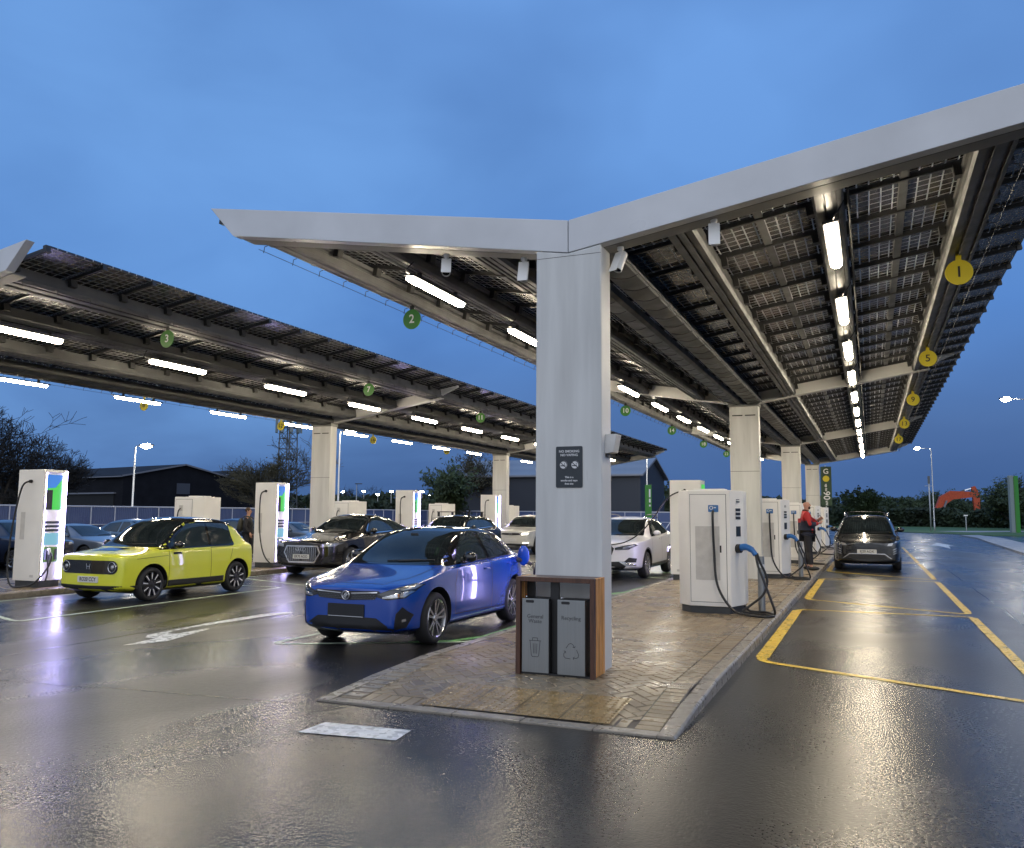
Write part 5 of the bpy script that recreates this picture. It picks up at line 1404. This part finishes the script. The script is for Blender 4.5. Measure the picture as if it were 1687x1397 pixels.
parked('dark teal car beside the man with the backpack', 29.5, (.02, .05, .055), 'hatch', x=-25.2)
parked('dark blue car behind the second lit tower in the car park', 32.6, (.02, .03, .06), 'suv', x=-25.4)
parked('grey car beside the wide pale column in the car park', 35.7, (.12, .14, .17), 'hatch', x=-24.8)
# ------------------------------------------------------------------ people
def skin_mesh(name, joints, bones, m, root, sub=2):
    """joints: name -> (x, y, z, r[, r2])"""
    names = list(joints); me = bpy.data.meshes.new(name)
    me.from_pydata([joints[k][:3] for k in names], [(names.index(a), names.index(b)) for a, b in bones], [])
    o = bpy.data.objects.new(name, me); C.objects.link(o)
    o.modifiers.new('skin', 'SKIN'); sv = me.skin_vertices[0].data
    for i, k in enumerate(names):
        j = joints[k]; sv[i].radius = (j[3], j[4] if len(j) > 4 else j[3]); sv[i].use_root = (k in root)
    o.modifiers['skin'].use_smooth_shade = True
    s = o.modifiers.new('sub', 'SUBSURF'); s.levels = s.render_levels = sub
    me2 = evaluated(o); bpy.data.objects.remove(o); bpy.data.meshes.remove(me)
    me2.materials.clear(); me2.materials.append(m)
    me2.polygons.foreach_set('use_smooth', [True]*len(me2.polygons)); me2.name = name
    return me2

def hand_mb(wrist, fdir, palm_n, thumb, m, curl=.5, size=1.0):
    """palm and five separate fingers"""
    w_ = Vector(wrist); f = Vector(fdir).normalized(); n = Vector(palm_n); n = (n-f*n.dot(f)).normalized(); sd = f.cross(n)*thumb
    mb = MB(); k = size
    mb.tube([w_-f*.02, w_+f*.03*k, w_+f*.07*k, w_+f*.095*k], [.024*k, .032*k, .036*k, .028*k], 8)
    for i, (o, l) in enumerate(((.030, .070), (.010, .080), (-.011, .075), (-.031, .058))):
        p = w_+f*.085*k+sd*o*k; pts = [p]
        d = f.copy()
        for s_ in range(3):
            d = (d+n*curl*(.5+.12*i)).normalized(); p = p+d*l*k/3; pts.append(p)
        mb.tube(pts, [.0095*k, .0092*k, .0085*k, .0065*k], 6)
    p = w_+f*.03*k+sd*.03*k
    mb.tube([p, p+(sd*.7+f*.5+n*.3)*.035*k, p+(sd*.6+f*.9+n*.6)*.062*k], [.012*k, .011*k, .008*k], 6)
    return mb

def person(label, loc, rz, sp):
    t = thing('person', label, 'person', loc, rz)
    H = 1.80; b = sp['build']
    # local: faces -y, x to its own left is +x
    J = {'pelvis': (0, 0, .98, .13*b, .115*b), 'waist': (0, -.01*b, 1.14, .14*b, .13*b), 'chest': (0, .0, 1.34, .165*b, .125*b), 'neckb': (0, .02, 1.50, .075, .07),
         'neck': (0, .0, 1.555, .056, .058), 'jaw': (0, -.022, 1.625, .070, .080), 'head': (0, -.005, 1.70, .079, .098), 'crown': (0, .005, 1.765, .062, .078)}
    Bn = [('pelvis', 'waist'), ('waist', 'chest'), ('chest', 'neckb'), ('neckb', 'neck'), ('neck', 'jaw'), ('jaw', 'head'), ('head', 'crown')]
    for s, nm in ((1, 'l'), (-1, 'r')):
        a = sp['arms'][nm]; lg = sp['legs'][nm]
        J['sh'+nm] = (s*.175*b, .01, 1.44, .062*b); J['el'+nm] = a[0]+(.044*b,); J['wr'+nm] = a[1]+(.028,)
        J['hip'+nm] = (s*.085*b**.5, 0, .92, .085*b**.5); J['kn'+nm] = lg[0]+(.06*b**.6,); J['an'+nm] = lg[1]+(.042,); J['to'+nm] = (lg[1][0]+s*.01, lg[1][1]-.09, .04, .03)
        Bn += [('chest', 'sh'+nm), ('sh'+nm, 'el'+nm), ('el'+nm, 'wr'+nm), ('pelvis', 'hip'+nm), ('hip'+nm, 'kn'+nm), ('kn'+nm, 'an'+nm), ('an'+nm, 'to'+nm)]
    body = skin_mesh('body', J, Bn, M[sp['skin']], ['pelvis'])
    mb = MB()
    # nose, ears, hands join the body mesh
    mb.add([(v.co.x, v.co.y, v.co.z) for v in body.vertices], [tuple(p.vertices) for p in body.polygons])
    mb.tube([(0, -.088, 1.705), (0, -.112, 1.672), (0, -.095, 1.660)], [.008, .015, .010], 8)
    for s in (-1, 1): mb.ellipsoid((s*.082, .012, 1.69), .010, .020, .032, 8, 6)
    for s, nm in ((1, 'l'), (-1, 'r')):
        h = sp['hands'][nm]; q = hand_mb(sp['arms'][nm][1], h[0], h[1], h[2], None, h[3]); mb.add(q.v, q.f)
    bo = mb.build('body', M[sp['skin']], t, smooth=True)
    bpy.data.meshes.remove(body)
    ey = MB()
    for s in (-1, 1): ey.ellipsoid((s*.032, -.090, 1.708), .011, .008, .008, 8, 6)
    ey.build('eyes', M['ink'], t, smooth=True)
    MB().tube([(-.022, -.094, 1.635), (0, -.101, 1.633), (.022, -.094, 1.635)], [.004, .006, .004], 6).build('mouth', mat_cache('lips', (.25, .09, .08)), t, smooth=True)
    # trousers
    e = .016
    TJ = {'pelvis': (0, 0, .99, .13*b+e, .12*b+e)}; TB = []
    for nm in 'lr':
        for k in ('hip', 'kn', 'an'): j = J[k+nm]; TJ[k+nm] = j[:3]+(j[3]+(e if k != 'an' else .028),)
        TJ['an'+nm] = (J['an'+nm][0], J['an'+nm][1], .12, .066)
        TB += [('pelvis', 'hip'+nm), ('hip'+nm, 'kn'+nm), ('kn'+nm, 'an'+nm)]
    link('trousers', skin_mesh('trousers', TJ, TB, M['dark_cloth'], ['pelvis']), t)
    # jacket
    e = .03
    JJ = {'hem': (0, 0, .93, .145*b+e, .135*b+e), 'waist': (0, -.02*b, 1.12, .15*b+e, .15*b+e), 'chest': (0, .0, 1.33, .165*b+e, .13*b+e), 'neckb': (0, .015, 1.51, .085, .085), 'col': (0, .01, 1.56, .075, .078)}
    JB = [('hem', 'waist'), ('waist', 'chest'), ('chest', 'neckb'), ('neckb', 'col')]
    for nm in 'lr':
        for k, r in (('sh', .075*b), ('el', .065*b), ('wr', .043)):
            j = J[k+nm]; JJ[k+nm] = j[:3]+(r,)
        wv, ev = Vector(J['wr'+nm][:3]), Vector(J['el'+nm][:3]); JJ['wr'+nm] = tuple(ev+(wv-ev)*.93)+(.043,)
        JB += [('chest', 'sh'+nm), ('sh'+nm, 'el'+nm), ('el'+nm, 'wr'+nm)]
    jm = skin_mesh('jacket', JJ, JB, M[sp['jacket'][0]], ['waist'])
    if len(sp['jacket']) > 1:
        jm.materials.append(M[sp['jacket'][1]])
        for p in jm.polygons:
            c = p.center
            if c.z < 1.27 and abs(c.x) < .235*b and c.y > -.22: p.material_index = 1
    jo = link('jacket', jm, t)
    # shoes
    for nm in 'lr':
        a, to = J['an'+nm], J['to'+nm]; s = MB()
        s.ellipsoid((a[0], a[1]-.055, .052), .058, .155, .056, 12, 8); s.build('shoe', M['shoe'], t, smooth=True)
    return t, J

t, J = person('bald bearded man in a red and navy jacket reading his phone beside a charger', (-1.70, 25.75, .112), R(98), dict(
    build=1.38, skin='skin2', jacket=('red_cloth', 'navy_cloth'),
    arms={'l': ((.27, -.06, 1.17), (.15, -.30, 1.30)), 'r': ((-.27, -.05, 1.15), (-.10, -.30, 1.22))},
    legs={'l': ((.10, -.02, .52), (.12, .02, .09)), 'r': ((-.10, -.04, .52), (-.13, -.07, .09))},
    hands={'l': ((-.3, -.8, .45), (-.8, .3, 0), 1, .5), 'r': ((.7, -.6, .15), (0, .5, .8), -1, .45)}))
t.scale = (1.09,)*3
bd = MB(); bd.ellipsoid((0, -.062, 1.615), .062, .045, .050, 14, 10); bd.build('beard', M['beard'], t, smooth=True)
st = MB(); st.tube([(-.25, -.14, 1.37), (-.15, -.225, 1.32), (0, -.245, 1.30), (.15, -.225, 1.32), (.25, -.14, 1.37)], .018, 8); st.build('chest_stripe', M['letter_white'], t, smooth=True)
st = MB(); st.ellipsoid((-.19, -.12, 1.02), .03, .03, .06, 8, 6); st.build('pocket_flash', M['red_cloth'], t, smooth=True)
ph = thing('phone', 'dark phone held up by the man in the red jacket', 'phone', (-1.70, 25.75, .112), R(98)); ph.scale = (1.09,)*3
Mx = Matrix.Translation((.115, -.375, 1.37)) @ Matrix.Rotation(R(-35), 4, 'X')
MB().box(-.037, .037, -.005, .005, -.075, .075, Mx).build('case', M['ink'], ph, bevel=.004)
MB().box(-.033, .033, .0055, .0065, -.068, .068, Mx).build('screen', M['lens'], ph)
t, J = person('young man in dark clothes with a backpack behind the yellow hatchback', (-19.2, 22.95, gz(-19.2, 0)), R(108), dict(
    build=1.0, skin='skin', jacket=('dark_cloth',),
    arms={'l': ((.24, .0, 1.15), (.20, -.14, .95)), 'r': ((-.24, .0, 1.15), (-.20, -.16, .96))},
    legs={'l': ((.10, -.10, .52), (.10, -.04, .09)), 'r': ((-.10, .02, .52), (-.10, .16, .10))},
    hands={'l': ((0, -.3, -1), (-1, 0, 0), -1, .3), 'r': ((0, -.3, -1), (1, 0, 0), 1, .3)}))
hr = MB(); hr.ellipsoid((0, .022, 1.735), .090, .098, .085, 16, 12); hr.build('hair', M['hair'], t, smooth=True)
bp = MB(); bp.ellipsoid((0, .25, 1.24), .155, .10, .235, 16, 12)
bk = thing('backpack', 'olive backpack worn by the young man', 'backpack', (-19.2, 22.95, gz(-19.2, 0)), R(108))
bp.build('bag', M['olive_cloth'], bk, smooth=True)
MB().ellipsoid((0, .325, 1.16), .11, .055, .12, 14, 10).build('front_pocket', M['olive_cloth'], bk, smooth=True)
for s in (-1, 1): MB().tube(spline([(s*.10, .19, 1.44), (s*.11, .05, 1.53), (s*.115, -.13, 1.44), (s*.12, -.165, 1.25), (s*.13, .02, 1.06), (s*.11, .17, 1.05)], 5), .016, 6).build('strap', M['olive_cloth'], bk, smooth=True)

# ------------------------------------------------------------------ fence round the car park
def fence(label, a, b, pitch=1.25, ztop=1.83, raked=False):
    a, b = Vector(a), Vector(b); L = (b-a).length; d = (b-a)/L
    t = thing('mesh_fence', label, 'fence', (a.x, a.y, 0), math.atan2(d.y, d.x), 'car park fence')
    zg = -.3
    MB().box(0, L, -.008, .008, zg+.08, ztop-.02).build('mesh_sheet', M['hoarding'], t)
    f = MB(); f.tube([(0, -.02, ztop), (L, -.02, ztop)], .034, 6); f.build('top_rail', M['rail_pale'], t)
    MB().tube([(0, -.03, 1.05), (L, -.03, 1.05)], .018, 6).build('middle_rail', M['rail_pale'], t)
    n = int(L/pitch); post = MB().tube([(0, -.03, zg), (0, -.03, ztop+.02)], .024, 6).mesh('post', M['rail_pale'])
    for k in range(n+1): link('post', post, t, loc=(k*L/n, 0, 0))
    if raked:
        MB().tube([(L*.62, -.5, .2), (L*.66, -.04, ztop)], .035, 6).build('brace', M['rail_pale'], t)
    return t
fence('long blue mesh sheeted fence behind the parked cars on the left', (-31, 8), (-31, 66))
fence('far run of blue mesh sheeted fence in front of the dark shed', (-31, 66), (-5, 66), raked=True)

# ------------------------------------------------------------------ buildings
def gable(label, base, rz, w_, l, eave, ridge, wall, roof, opening=None, over=.3):
    t = thing('shed_building', label, 'building', (base[0], base[1], -.3), rz)
    pts = [(-w_/2, 0), (w_/2, 0), (w_/2, eave+.3), (0, ridge+.3), (-w_/2, eave+.3)]
    MB().prism(pts, lambda p, q, s: (p, s, q), 0, l).build('wall', wall, t)
    for s in (-1, 1):
        sl = (ridge-eave)/(w_/2)
        rp = [(0, ridge+.32), (s*(w_/2+over), eave+.32-sl*over), (s*(w_/2+over), eave+.42-sl*over), (0, ridge+.42)]
        MB().prism(rp, lambda p, q, u: (p, u, q), -over, l+over).build('roof', roof, t)
        MB().prism([(0, ridge+.28), (s*(w_/2+over), eave+.28-sl*over), (s*(w_/2+over), eave+.44-sl*over), (0, ridge+.44)], lambda p, q, u: (p, u, q), -over-.04, -over-.005).build('barge_board', M['trim_pale'], t)
    for s in (-1, 1): MB().tube([(s*(w_/2+over+.05), -over, eave+.30-sl*over), (s*(w_/2+over+.05), l+over, eave+.30-sl*over)], .07, 6).build('gutter', M['trim_pale'], t)
    return t
def plus(p, q): return (p[0]+q[0], p[1]+q[1])
D = 88
gb = at(304, D)
bn = gable('dark barn with a wide shallow roof beyond the fence on the left', gb, R(76.7), 13, 22, zat(236, 788, D), zat(304, 767, D), M['barn_wall'], M['barn_roof'])
MB().box(-.75, .75, -.05, -.01, 3.7, 4.8).build('window', mat_cache('dull_glazing', (.06, .065, .08)), bn)
MB().box(-6.56, -6.51, 1.5, 13.5, .3, 3.6).build('opening', M['seam'], bn)
MB().box(-6.75, -6.5, 1.2, 14, 3.6, 3.75).build('lintel', M['trim_pale'], bn)
gable('low dark outbuilding to the right of the barn', at(395, 94), R(76.7), 8, 9, zat(395, 790, 94)-.3, zat(395, 777, 94), M['barn_wall'], M['barn_roof'])
gable('big dark clad shed with a pale ribbed roof behind the far canopy end', (-17.3, 72.6), R(90.7), 9.2, 17.2, zat(1055, 782, 69.5), zat(1067, 756, 73), M['shed_wall'], M['shed_roof'])

# ------------------------------------------------------------------ trees
def branches(seed, h, spread, levels, split, trunk_r, droop=0.0, lean=0):
    rnd = random.Random(seed); segs = []
    def grow(p, d, l, r, lv):
        pts = [p]; rs = [r]; n = 4 if lv < 2 else 3
        for i in range(n):
            d = (d+Vector((rnd.gauss(0, .16), rnd.gauss(0, .16), rnd.gauss(0, .10)+(.06 if lv else 0)-droop*lv*.05))).normalized()
            p = p+d*l/n; pts.append(p); rs.append(r*(1-.45*(i+1)/n))
        segs.append((lv, pts, rs))
        if lv >= levels: return
        m_ = split[lv]
        for k in range(m_):
            t = rnd.uniform(.35, 1.0) if lv else rnd.uniform(.30, 1.0)
            i = min(n-1, int(t*n)); q = pts[i].lerp(pts[i+1], t*n-i)
            a = rnd.uniform(0, 6.283); tilt = rnd.uniform(.5, 1.05)*spread
            ax = d.orthogonal().normalized(); ax = Matrix.Rotation(a, 3, d) @ ax
            nd_ = (Matrix.Rotation(tilt, 3, ax) @ d)
            if nd_.z < -.2: nd_.z *= -.4
            grow(q, nd_.normalized(), l*rnd.uniform(.50, .78), max(.008, rs[i]*rnd.uniform(.42, .62)), lv+1)
    grow(Vector((0, 0, -.3)), Vector((lean, 0, 1)).normalized(), h*.46, trunk_r, 0)
    return segs
def tree(name, label, cat, pos, h, spread=1.0, seed=1, levels=5, split=(7, 5, 5, 4, 3), leaf=0, leaf_m='leaf', tr=.2, group=None, leaf_s=.16, z=-.3, tw_=.013):
    t = thing(name, label, cat, (pos[0], pos[1], z), random.uniform(0, 6), group)
    segs = branches(seed, h, spread, levels, split, tr)
    mx = max(p.z for l, pts, r in segs for p in pts); k = h/mx
    tk, cr_ = MB(), MB(); rnd = random.Random(seed+50)
    for lv, pts, rs in segs:
        pts = [p*k for p in pts]
        if lv <= 1: tk.tube(pts, rs, 7 if lv == 0 else 5)
        else: cr_.tube(pts, [max(r, tw_) for r in rs], 4 if lv == 2 else 3, cap=False)
    if leaf:
        tips = [p*k for lv, pts, r in segs if lv >= levels-1 for p in pts[1:]]
        for _ in range(leaf):
            c = rnd.choice(tips)+Vector((rnd.gauss(0, .18), rnd.gauss(0, .18), rnd.gauss(0, .16)))
            u = Vector((rnd.gauss(0, 1), rnd.gauss(0, 1), rnd.gauss(0, 1))).normalized(); v = u.orthogonal().normalized(); s_ = rnd.uniform(.6, 1.3)*leaf_s
            cr_.add([c-u*s_*.9, c+v*s_*.5, c+u*s_*.9, c-v*s_*.5], [(0, 1, 2, 3)])
    tk.build('trunk', M['bark'], t, smooth=True, fix=False)
    cr_.build('crown', M[leaf_m] if leaf else M['twig'], t, fix=False)
    return t
tree('bare_tree', 'tall bare winter tree at the left edge before the barn', 'tree', at(10, 62), 10.4, 1.05, 3, 5, (10, 7, 5, 4, 3), tr=.28, tw_=.016)
tree('bare_tree', 'shorter bare winter tree right of the tall one, beside the barn roof', 'tree', at(90, 66), 8.0, 1.15, 8, 5, (10, 7, 5, 4, 3), tr=.2, tw_=.016)
tree('bare_tree', 'bare tree growing around the lattice mast behind the wide pale column', 'tree', at(487, 72), 8.8, 1.05, 12, 5, (9, 6, 5, 4, 3), tr=.22, tw_=.016, leaf=1200, leaf_m='leaf_brown', leaf_s=.10)
tree('leafy_tree', 'dark leafy tree left of the big shed', 'tree', at(742, 66), 6.2, .85, 21, 4, (12, 7, 5, 4), leaf=5200, tr=.15, leaf_s=.17)
tree('leafy_tree', 'thin leafy tree whose top shows above the shed roof', 'tree', at(788, 78), 8.0, .9, 27, 4, (11, 7, 5, 4), leaf=3200, leaf_m='leaf_brown', tr=.15, leaf_s=.15)
tree('bare_tree', 'small bare tree among the distant lights between the columns', 'tree', at(603, 120), 6.0, 1.1, 33, 4, (8, 6, 5, 4), tr=.12)
tree('bush_tree', 'round dark bush tree behind the graphite SUV', 'tree', at(1424, 128), 6.4, 1.0, 41, 4, (14, 7, 5, 4), leaf=5000, tr=.2, leaf_s=.28)
for k, (u, h_, s) in enumerate(((1478, 5.4, 51), (1508, 5.9, 52), (1548, 6.6, 53), (1580, 6.4, 54), (1618, 4.4, 55))):
    lab = ['leftmost tree of the hedge line right of the graphite SUV', 'tree left of the double lamp post in the hedge line', 'tree behind the excavator boom base', 'tree above the excavator boom', 'low tree right of the excavator arm'][k]
    tree('hedge_tree', lab, 'tree', at(u, 168), h_+1.0, 1.0, s, 4, (11, 6, 5, 4), leaf=2600, leaf_m='leaf', tr=.16, leaf_s=.26, group='trees in the far hedge line')
tree('leafy_tree', 'large dark tree behind the green totem at the right edge', 'tree', at(1672, 112), 7.6, 1.1, 61, 4, (14, 7, 6, 4), leaf=6500, tr=.25, leaf_s=.24)
tree('hedge_tree', 'dark tree just beyond the shed gable', 'tree', at(1108, 110), 6.2, 1.0, 63, 4, (11, 6, 5, 4), leaf=3000, tr=.16, leaf_s=.25)

def hedge(name, label, pts, h, th, n, seed, kind=None, leaf_s=.22, z=-.3):
    rnd = random.Random(seed); mb = MB(); P = [Vector((p[0], p[1], 0)) for p in pts]
    cum = [0]
    for a, b in zip(P, P[1:]): cum.append(cum[-1]+(b-a).length)
    bumps = [rnd.uniform(.75, 1.15) for _ in range(200)]
    for _ in range(n):
        s = rnd.uniform(0, cum[-1]); i = max(j for j in range(len(P)-1) if cum[j] <= s); f = (s-cum[i])/(cum[i+1]-cum[i])
        c = P[i].lerp(P[i+1], f); q = s/2.2; hh = h*lerp(bumps[int(q) % 200], bumps[(int(q)+1) % 200], q-int(q))
        c = c+Vector((rnd.gauss(0, th), rnd.gauss(0, th), z+hh*(rnd.random()**.6)))
        u = Vector((rnd.gauss(0, 1), rnd.gauss(0, 1), rnd.gauss(0, 1))).normalized(); v = u.orthogonal().normalized(); k = rnd.uniform(.6, 1.5)*leaf_s
        mb.add([c-u*k, c+v*k*.6, c+u*k, c-v*k*.6], [(0, 1, 2, 3)])
    o = mb.build(name, M['hedge_leaf'], fix=False)
    return tag(o, label, None if kind else 'hedge', None, kind)
hedge('hedge', 'long dark clipped hedge along the far verge on the right', [at(1440, 138), at(1540, 132), at(1640, 124), at(1760, 112)], 2.9, .5, 15000, 5, leaf_s=.28)
hedge('hedge', 'low dark hedge behind the far fence between the columns', [at(545, 104), at(640, 104), at(735, 100)], 3.6, .6, 6000, 6, leaf_s=.22)
hedge('hedge', 'dark hedge closing the view behind the right island chargers', [at(1080, 118), at(1250, 124), at(1450, 136)], 3.4, .6, 9000, 7, leaf_s=.26)
hedge('far_wood', 'distant dark tree line on the horizon', [at(-500, 260), at(100, 270), at(800, 300), at(1300, 330), at(1690, 300), at(2200, 240)], 8, 2.5, 22000, 8, 'stuff', .9)

# ------------------------------------------------------------------ street lamps
def lamp(label, u, D, ztop, arm, head_u, v_head=None, on=True, name='street_lamp', group='street lamps'):
    x, y = at(u, D); t = thing(name, label, 'street lamp', (x, y, -.3), 0, group)
    h = ztop+.3; hx, hy = at(head_u, D); dx, dy = hx-x, hy-y
    MB().tube([(0, 0, 0), (0, 0, 1.3), (0, 0, 1.31), (0, 0, h-.15), (dx*.10, dy*.10, h)], [.085, .085, .06, .045, .04], 10).build('pole', M['pole'], t, smooth=True)
    MB().tube([(dx*.08, dy*.08, h-.01), (dx*.8, dy*.8, h+.03)], .03, 8).build('arm', M['pole'], t, smooth=True)
    l = Vector((dx, dy, 0)); ln_ = l.length; l = l/ln_; wv = Vector((-l.y, l.x, 0))
    hd = MB(); ct = Vector((dx, dy, h+.02)); a = .42
    pts = [(-a, .06), (-a*.6, .13), (a*.6, .13), (a, .08), (a, -.08), (a*.6, -.13), (-a*.6, -.13), (-a, -.06)]
    hd.prism(pts, lambda p, q, s: tuple(ct+l*p+wv*q+Vector((0, 0, s))), -.02, .07); hd.build('head', M['dark_steel'], t, bevel=.01)
    if on:
        MB().ellipsoid((ct.x, ct.y, ct.z-.03), .30, .30, .15, 14, 8).build('lens', M['street'], t, smooth=True)
    return t
lamp('lit street lamp beyond the left tower, in front of the barn', 222, 50, zat(235, 735, 50), 1, 240)
lamp('lit street lamp right of the wide pale column', 559, 52, zat(575, 711, 52), 1, 576)
lamp('lit street lamp above the thin green post, under the far canopy end', 1066, 62, zat(1073, 748, 62), 1, 1075)
lamp('lit street lamp standing on the verge beyond the right hand road', 1536, 96, zat(1516, 739, 96), 1, 1513)
lamp('lit street lamp reaching in from the right edge', 1714, 56, zat(1665, 657, 56), 1, 1664)
lamp('unlit thin lamp on the skyline between the columns', 589, 100, zat(589, 798, 100), 1, 592, on=False)
for k, (u, v, lab) in enumerate(((567, 811, 'highest glowing floodlight just right of the wide pale column'), (577, 822, 'lowest glowing floodlight right of the wide pale column'), (601, 810, 'distant light left of the small bare tree'), (624, 815, 'brightest distant light above the charger roof'), (646, 810, 'distant light left of the third lit tower'), (697, 810, 'faint distant light right of the third lit tower'), (709, 816, 'bright distant light left of the leafy tree'))):
    x, y = at(u, 150); z = zat(u, v, 150)
    t = thing('floodlight', lab, 'floodlight', (x, y, -.3), YAW, 'distant floodlights between the columns')
    MB().tube([(0, 0, 0), (0, 0, z+.3)], .07, 6).build('pole', M['pole'], t)
    MB().box(-.30, .30, -.12, .12, z+.30, z+.44).build('head', M['dark_steel'], t)
    MB().box(-.26, .26, -.16, -.122, z+.24, z+.42).build('lens', M['flood'], t)

# sign post beside the right hand lamp
x, y = at(1530, 94); t = thing('sign_post', 'thin grey post with a crossbar left of the right hand street lamp', 'post', (x, y, 0))
MB().tube([(0, 0, 0), (0, 0, zat(1527, 797, 94))], .07, 8).build('post', M['pole'], t, smooth=True)
b = MB(); zz = zat(1530, 801, 94); b.tube([tuple(RT*-.5+Vector((0, 0, zz))), tuple(RT*.45+Vector((0, 0, zz)))], .03, 6); b.build('crossbar', M['pole'], t)
b = MB(); zz = zat(1527, 790, 94); b.box(-.12, .12, -.06, .06, zz-.5, zz+.35); b.build('camera_head', M['lattice'], t)
x, y = at(1588, 100); t = thing('marker_post', 'short white T shaped post on the verge', 'post', (x, y, 0))
MB().tube([(0, 0, 0), (0, 0, 1.75)], .06, 8).build('post', M['pole'], t)
MB().box(-.22, .22, -.05, .05, 1.72, 1.85).build('cap', M['letter_white'], t)

# lattice mast
x, y = at(474, 84); t = thing('telecom_mast', 'lattice telecom mast with antenna panels behind the bare tree', 'mast', (x, y, -.3))
hM = zat(474, 700, 84)+2.0; mb = MB(); rr_ = .55; cs = [(-rr_, -rr_), (rr_, -rr_), (rr_, rr_), (-rr_, rr_)]
for a, b in cs: mb.tube([(a*1.4, b*1.4, 0), (a, b, hM)], .06, 5)
n = 12
for k in range(n):
    z0, z1 = hM*k/n, hM*(k+1)/n; s0, s1 = 1.4-.4*k/n, 1.4-.4*(k+1)/n
    for i in range(4):
        a, b = cs[i], cs[(i+1) % 4]
        mb.tube([(a[0]*s0, a[1]*s0, z0), (b[0]*s1, b[1]*s1, z1)], .03, 4); mb.tube([(a[0]*s1, a[1]*s1, z1), (b[0]*s1, b[1]*s1, z1)], .03, 4)
mb.build('lattice', M['lattice'], t)
for k in range(9):
    a = 2*math.pi*k/9; q = MB(); T_ = Matrix.Rotation(a, 4, 'Z')
    q.box(1.15, 1.3, -.15, .15, hM-2.5, hM-.5, T_); q.build('antenna_panel', M['totem_grey'], t)
mb = MB(); mb.lathe([(1.1, hM-1.9), (1.16, hM-1.9), (1.16, hM-1.8), (1.1, hM-1.8)], 24, close=True); mb.lathe([(1.1, hM-1.0), (1.16, hM-1.0), (1.16, hM-.9), (1.1, hM-.9)], 24, close=True); mb.build('head_ring', M['lattice'], t)

# green totems
x, y = at(1068, 58); zt_ = zat(1068, 799, 58)
t = thing('totem_sign', 'slim green totem post with white marks in front of the shed gable', 'sign', (x, y, -.3), YAW)
MB().box(-.22, .22, -.06, .06, 0, zt_+.3).build('board', M['totem_green'], t, bevel=.01)
mb = MB()
for z, h in ((.30, .55), (.95, .25), (1.35, .12)): mb.box(.04, .15, -.066, -.0605, zt_+.3-z-h, zt_+.3-z)
mb.build('marking', M['letter_white'], t)
x, y = at(1668, 88); zt_ = zat(1664, 784, 88)
t = thing('totem_sign', 'tall green and grey totem board on the verge at the right', 'sign', (x, y, 0), YAW+R(10))
MB().box(-.50, .02, -.16, .16, 0, zt_).build('board', M['totem_grey'], t, bevel=.02)
MB().box(.022, .48, -.20, .20, 0, zt_-.02).build('board', M['totem_green'], t, bevel=.02)
MB().box(-.06, .06, -.215, -.165, .1, zt_-.1).build('edge_stripe', M['sign_green'], t)
# hanging power sign at the end of the island
t = thing('power_sign', 'dark green vertical sign with white G and yellow dot behind the last column', 'sign', (-2.02, 45.5, 2.15))
MB().box(-.255, .255, -.04, .04, 0, 1.95).build('board', mat_cache('sign_dark_green', (.012, .045, .018)), t, bevel=.01)
MB().box(-.06, .0, .05, .12, -2.05, 2.0).build('post', M['pole'], t)

a = text_mb('G', .36, lambda p, q, u: (p, -.042-u, 1.70+q), bold=.006); a.build('lettering', M['letter_white'], t)
MB().lathe([(.001, -.046), (.155, -.046), (.155, -.041), (.001, -.041)], 28, lambda r, h, c, s: (r*c, h, 1.34+r*s)).build('dot', M['sign_yellow'], t)
lt = MB()
for s_, sz, z in (('up to', .17, .90), ('90', .44, .50), ('kW', .15, .13)):
    a = text_mb(s_, sz, lambda p, q, u: (q, -.042-u, z-p), bold=.004); lt.add(a.v, a.f)
lt.build('lettering', M['letter_white'], t)

# excavator beyond the hedge
D = 141; x, y = at(1548, D)
t = thing('excavator', 'orange excavator with its boom raised beyond the hedge', 'excavator', (x, y, -.6), YAW)
px = lambda u, v: ((u-1548)/FPX*D, zat(u, v, D)+.6)
def beam2(path, ws, name, m, th=.35, par=t):
    vs, fs = strip(path, ws, 0, '', None); n = len(path); mb = MB()
    pts = [(v[0], v[1]) for v in vs[:n]]+[(v[0], v[1]) for v in vs[n:]][::-1]
    mb.prism(pts, lambda p, q, s: (p, s, q), -th/2, th/2); return mb.build(name, m, par)
beam2([px(1541, 846), px(1552, 824), px(1566, 816), px(1600, 815)], [1.1, 1.5, 1.4, .9], 'boom', M['excavator'], .5)
beam2([px(1602, 802), px(1606, 815), px(1607, 842)], [.6, 1.2, .8], 'dipper_arm', M['excavator'], .4)
beam2([px(1573, 814), px(1588, 808)], .28, 'hydraulic_ram', M['lattice'], .2); beam2([px(1588, 808), px(1602, 804)], .16, 'ram_rod', M['chrome'], .14)
beam2([px(1549, 842), px(1556, 825)], .26, 'hydraulic_ram', M['trim_pale'], .9)
beam2([px(1603, 842), px(1600, 852), px(1612, 854), px(1611, 842)], .5, 'bucket', M['lattice'], 1.0)
mb = MB(); q = px(1520, 840); mb.box(q[0]-2.5, q[0]+2.3, -1.3, 1.3, 1.2, q[1]-.1); mb.build('cab', M['excavator'], t, bevel=.1)
mb = MB(); mb.box(q[0]-2.6, q[0]+2.6, -1.6, -.9, 0, 1.1); mb.box(q[0]-2.6, q[0]+2.6, .9, 1.6, 0, 1.1); mb.build('track', M['rubber'], t, bevel=.3)
